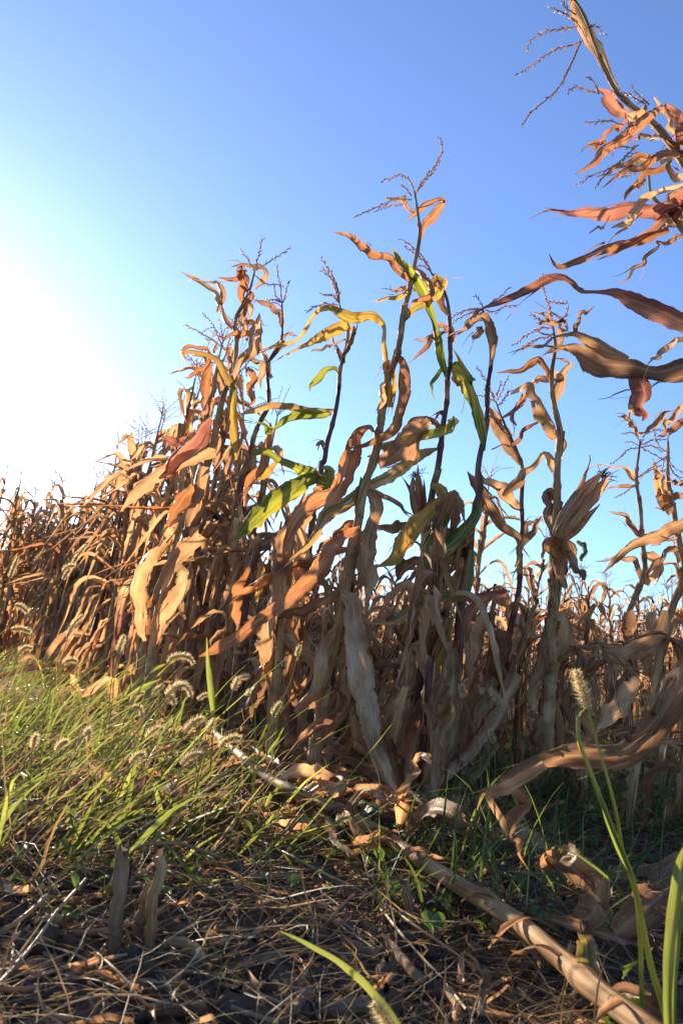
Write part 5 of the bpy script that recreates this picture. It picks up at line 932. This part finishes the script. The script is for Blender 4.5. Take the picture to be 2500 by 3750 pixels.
stick('black rotten stub between the dark stub and the pale bent one', '7:780,1340 760,1450 730,1560 720,1660', .009)
stick('stub cut short, grey, standing right of centre among bindweed leaves', '8:905,1370 925,1480 950,1590 990,1760', .008, 'f')
stick('pinkish curved root piece lying on bare soil', '7:885,1640,0,.02 950,1650,0,.022 1020,1690,0,.022 1055,1760,0,.015', .0085, 'k', 'root_piece', False, cat='root')
for i, (lab, sp, rad, m) in enumerate([
 ('long yellow straw running from the left to the lower right', '8:-200,1040 0,1130,0,.03 350,1310,0,.04 700,1480,0,.03 1000,1690,0,.03 1500,2030,0,.02', .0022, 's'),
 ('pale straight straw lying over the foreground left', '7:0,1850,0,.02 130,1710,0,.03 300,1480,0,.05 450,1310,0,.07', .0022, 's'),
 ('white split straw at the lower left corner', '7:0,1885,0,.02 200,1880,0,.02', .0028, 's'),
 ('short white straw by the lower left corner', '7:240,2025,0,.02 400,2040,0,.02', .0026, 's'),
 ('cream split straw lying at bottom centre-left', '7:1060,1935,0,.02 1250,1995,0,.02 1450,2060,0,.02', .0030, 's'),
 ('bent thin straw making a sharp angle in the foreground', '7:510,1700,0,.02 640,1820,0,.025 790,1975,0,.02 850,1965,0,.02', .0020, 's'),
 ('white splinter standing out over dark litter', '8:350,1685,0,.02 450,1560,0,.04 555,1455,0,.06', .0020, 's'),
 ('long grey-green straw crossing lower right of centre', '8:740,1560,0,.03 900,1750,0,.03 1100,1970,0,.02 1330,2250,0,.02', .0022, 's'),
 ('short brown stick with a broken pale end at lower right', '8:1470,1990,0,.07 1440,2130,0,.04 1430,2300,0,.02', .0050, 'f'),
 ('grey knobbly stick lying in the centre foreground', '8:790,1770,0,.02 870,1880,0,.02 960,1990,0,.02 1050,2080,0,.02', .0075, 'f'),
 ('wide weathered stick across the bottom centre', '8:300,2230,0,.02 430,2260,0,.02 560,2230,0,.02 700,2220,0,.02', .010, 'f'),
 ('forked weathered root at the bottom left of centre', '8:60,2330,0,.02 170,2240,0,.025 240,2150,0,.02', .009, 'f'),
 ('dark stick lying near the green arching blade', '8:470,1760,0,.02 600,1830,0,.02 740,1870,0,.02', .006, 'f'),
 ('reddish stem lying through the verge toward the fallen stalk', '7:1280,960,0,.06 1400,1010,0,.05 1570,1080,0,.04 8:300,1120,0,.03 560,1220,0,.02', .003, 'n'),
 ('thick red grass stem lying flat at the left edge', '7:-30,1080,0,.05 200,1060,0,.05 450,1050,0,.05 740,1060,0,.04', .0042, 'n'),
 ('second red stem lying below the thick red one', '7:-30,1110,0,.04 150,1100,0,.04 300,1130,0,.04 420,1170,0,.03', .0035, 'n'),
 ('woody brown twig arching over the stubs', '7:0,915,0,.08 150,905,0,.11 260,930,0,.10 330,980,0,.08', .0022, 'f'),
 ('bare curved twig above the upright stubs', '7:670,1195,0,.08 760,1130,0,.12 900,1120,0,.13 1020,1150,0,.11 1150,1200,0,.06', .0026, 'f'),
 ('pinkish grass stem bent up through the middle verge', '7:740,1060,0,.03 900,950,0,.06 1050,850,0,.09 1190,735,0,.12', .0028, 's'),
 ('yellow stem lying across the upper verge', '7:300,610,0,.06 500,625,0,.07 700,640,0,.07 1000,710,0,.06', .0030, 's'),
 ('dry stem lying low across the left foreground', '7:0,1590,0,.03 100,1530,0,.04 250,1400,0,.05', .0035, 's'),
 ]): stick(lab, sp, rad, m, 'stick' if m == 'f' else 'straw_stem', False, cat='stick' if m == 'f' else 'stem')
# more broken stalk pieces lying about, one object each
rr = random.Random(77)
for i in range(60):
    x, y = rr.uniform(-.8, 1.1), rr.uniform(.98, 1.75); a = rr.uniform(0, 3.14); l = rr.uniform(.03, .12); rad = rr.uniform(.003, .009); k = 14; s_ = np.linspace(-.5, .5, k)*l
    C_ = np.stack([x+s_*math.cos(a)+.006*sm(k, 2, rr), y+s_*math.sin(a)+.006*sm(k, 2, rr), s_*rr.uniform(-.3, .3)], 1); C_[:, 2] += ghs(x, y)+rad*1.2
    mb = MB(); tube(mb, C_, rad*(1+.2*sm(k, 6, rr))[:, None]*(1+.15*np.sin(np.linspace(0, 2*math.pi, 9)*2+i))[None][:, [0, 1, 2, 3, 4, 5, 6, 7, 0]], 8)
    b = C_[0].copy(); o = mb.build('broken_stalk', MT['f' if rr.random() < .75 else 'k'], None, b); o.location = tuple(b)
    tag(o, 'short weathered piece of broken stalk on the dark foreground soil', 'stalk fragment', 'broken stalk pieces on the soil')
# ------------------------------------------------------------------ bindweed
def heart(mb, c, size, az, tilt, rr):
    a = np.linspace(0, 2*math.pi, 25); X = np.sin(a)**3; Yy = (13*np.cos(a)-5*np.cos(2*a)-2*np.cos(3*a)-np.cos(4*a))/16
    rs = np.array([0.02, .35, .7, 1.0])[:, None]; x = X*rs; y = Yy*rs-0.0; z = .22*np.abs(x)-.12*(x*x+y*y)+.04*np.sin(a*4)*rs
    Rz = np.array([[math.cos(az), -math.sin(az), 0], [math.sin(az), math.cos(az), 0], [0, 0, 1]]); Rx = np.array([[1, 0, 0], [0, math.cos(tilt), -math.sin(tilt)], [0, math.sin(tilt), math.cos(tilt)]])
    V = (np.stack([x, y, z], -1).reshape(-1, 3)*size) @ (Rz @ Rx).T + c
    mb.add(V, grid(4, 25), U=np.stack([(x+1)/2, y*.1+rr.uniform(0, 20)+0*x], -1).reshape(-1, 2))
def vine(label, stem, leafs, seed, m='v'):
    rr = random.Random(seed); P = [gp(a, b, h or .02) for a, b, _, h in parse(stem)]; C_ = spline(P, 50); base = C_[0].copy(); e = thing('bindweed', tuple(base), label, 'bindweed')
    mb = MB(); tube(mb, C_, .0014, 6); mb.build('vine_stem', MT['n'], e, base)
    for a, b, w_, h in parse(leafs):
        c = gp(a, b, h or .035); d = np.linalg.norm(c-CAM); size = w_/FPX*d/2; mb = MB(); heart(mb, c, size, rr.uniform(0, 6.28), rr.uniform(.2, 1.0), rr); mb.build('leaf', MT[m], e, base)
        mb = MB(); n_ = C_[np.argmin(np.linalg.norm(C_-c, axis=1))]; tube(mb, spline([n_, (n_+c)/2+[0, 0, .01], c], 8), .0008, 5); mb.build('leaf_stalk', MT['n'], e, base)
vine('purple bindweed vine looping over litter with leaves beside the fallen stalk', '8:0,1270 300,1280,0,.05 400,1250,0,.07 550,1290,0,.06 700,1370,0,.04 850,1480,0,.03 1000,1560,0,.03', '8:730,1180,110,.07 820,1230,110,.06 800,1320,130,.05 830,1410,120,.05 1020,1400,110,.05 1110,1500,110,.05 1180,1510,80,.06 870,1510,90,.04 700,1370,90,.04 560,1090,130,.06 350,930,170,.06 960,1230,80,.07', 1)
vine('bindweed with red forked vine low in the centre foreground', '8:300,1280 350,1360,0,.03 480,1440,0,.03 600,1500,0,.03 760,1600,0,.02', '8:135,1360,80,.05 380,1400,50,.04 450,1450,36,.04 610,1480,36,.04 170,1610,80,.04 1100,1640,150,.05 1050,1650,60,.05 950,1610,80,.04 700,1380,90,.05', 2)
vine('bindweed vine curving down into the bottom centre litter', '8:270,1790 340,1680,0,.03 450,1610,0,.05 600,1600,0,.05 760,1640,0,.03', '8:500,1610,30,.05 800,1590,46,.04 840,1200,90,.05', 3)
vine('bindweed with broad dark leaves above the fallen stalk at right', '9:120,1620 250,1680,0,.03 400,1700,0,.03 520,1740,0,.03', '9:190,1640,100,.05 350,1690,100,.05 425,1740,100,.05 60,1770,60,.06 480,1650,60,.04', 4)
vine('bindweed with large round leaf at the lower right corner', '9:850,2100 930,2050,0,.05 1010,2120,0,.04 1100,2250,0,.03', '9:950,2020,200,.07 920,2250,110,.05 800,2330,70,.05 1040,2180,80,.05', 5)
vine('shaded bindweed leaves under the arched leaf by the middle plants', '8:560,900 650,860,0,.03 740,850,0,.03 830,420,0,.03', '8:640,890,120,.05 700,850,140,.06 830,350,110,.10 600,830,90,.05 740,900,90,.04', 6)
vine('bindweed leaves at the left edge of the verge', '7:0,1000 60,900,0,.05 30,760,0,.05 0,640,0,.05', '7:20,770,110,.06 40,820,80,.05 10,640,70,.10 250,1450,70,.03 350,1460,60,.03 390,1500,60,.03 290,1400,50,.04', 7)
vine('small bright yellow-green weed glowing in the left verge', '7:365,1160 368,1080,0,.04 372,1010,0,.10', '7:350,950,60,.13 375,985,60,.12 395,1000,46,.12 360,1030,36,.10 380,960,50,.14', 8, 'w')
# red fallen leaf-stem plus loose leafy debris among the middle plants already comes with the traced plants
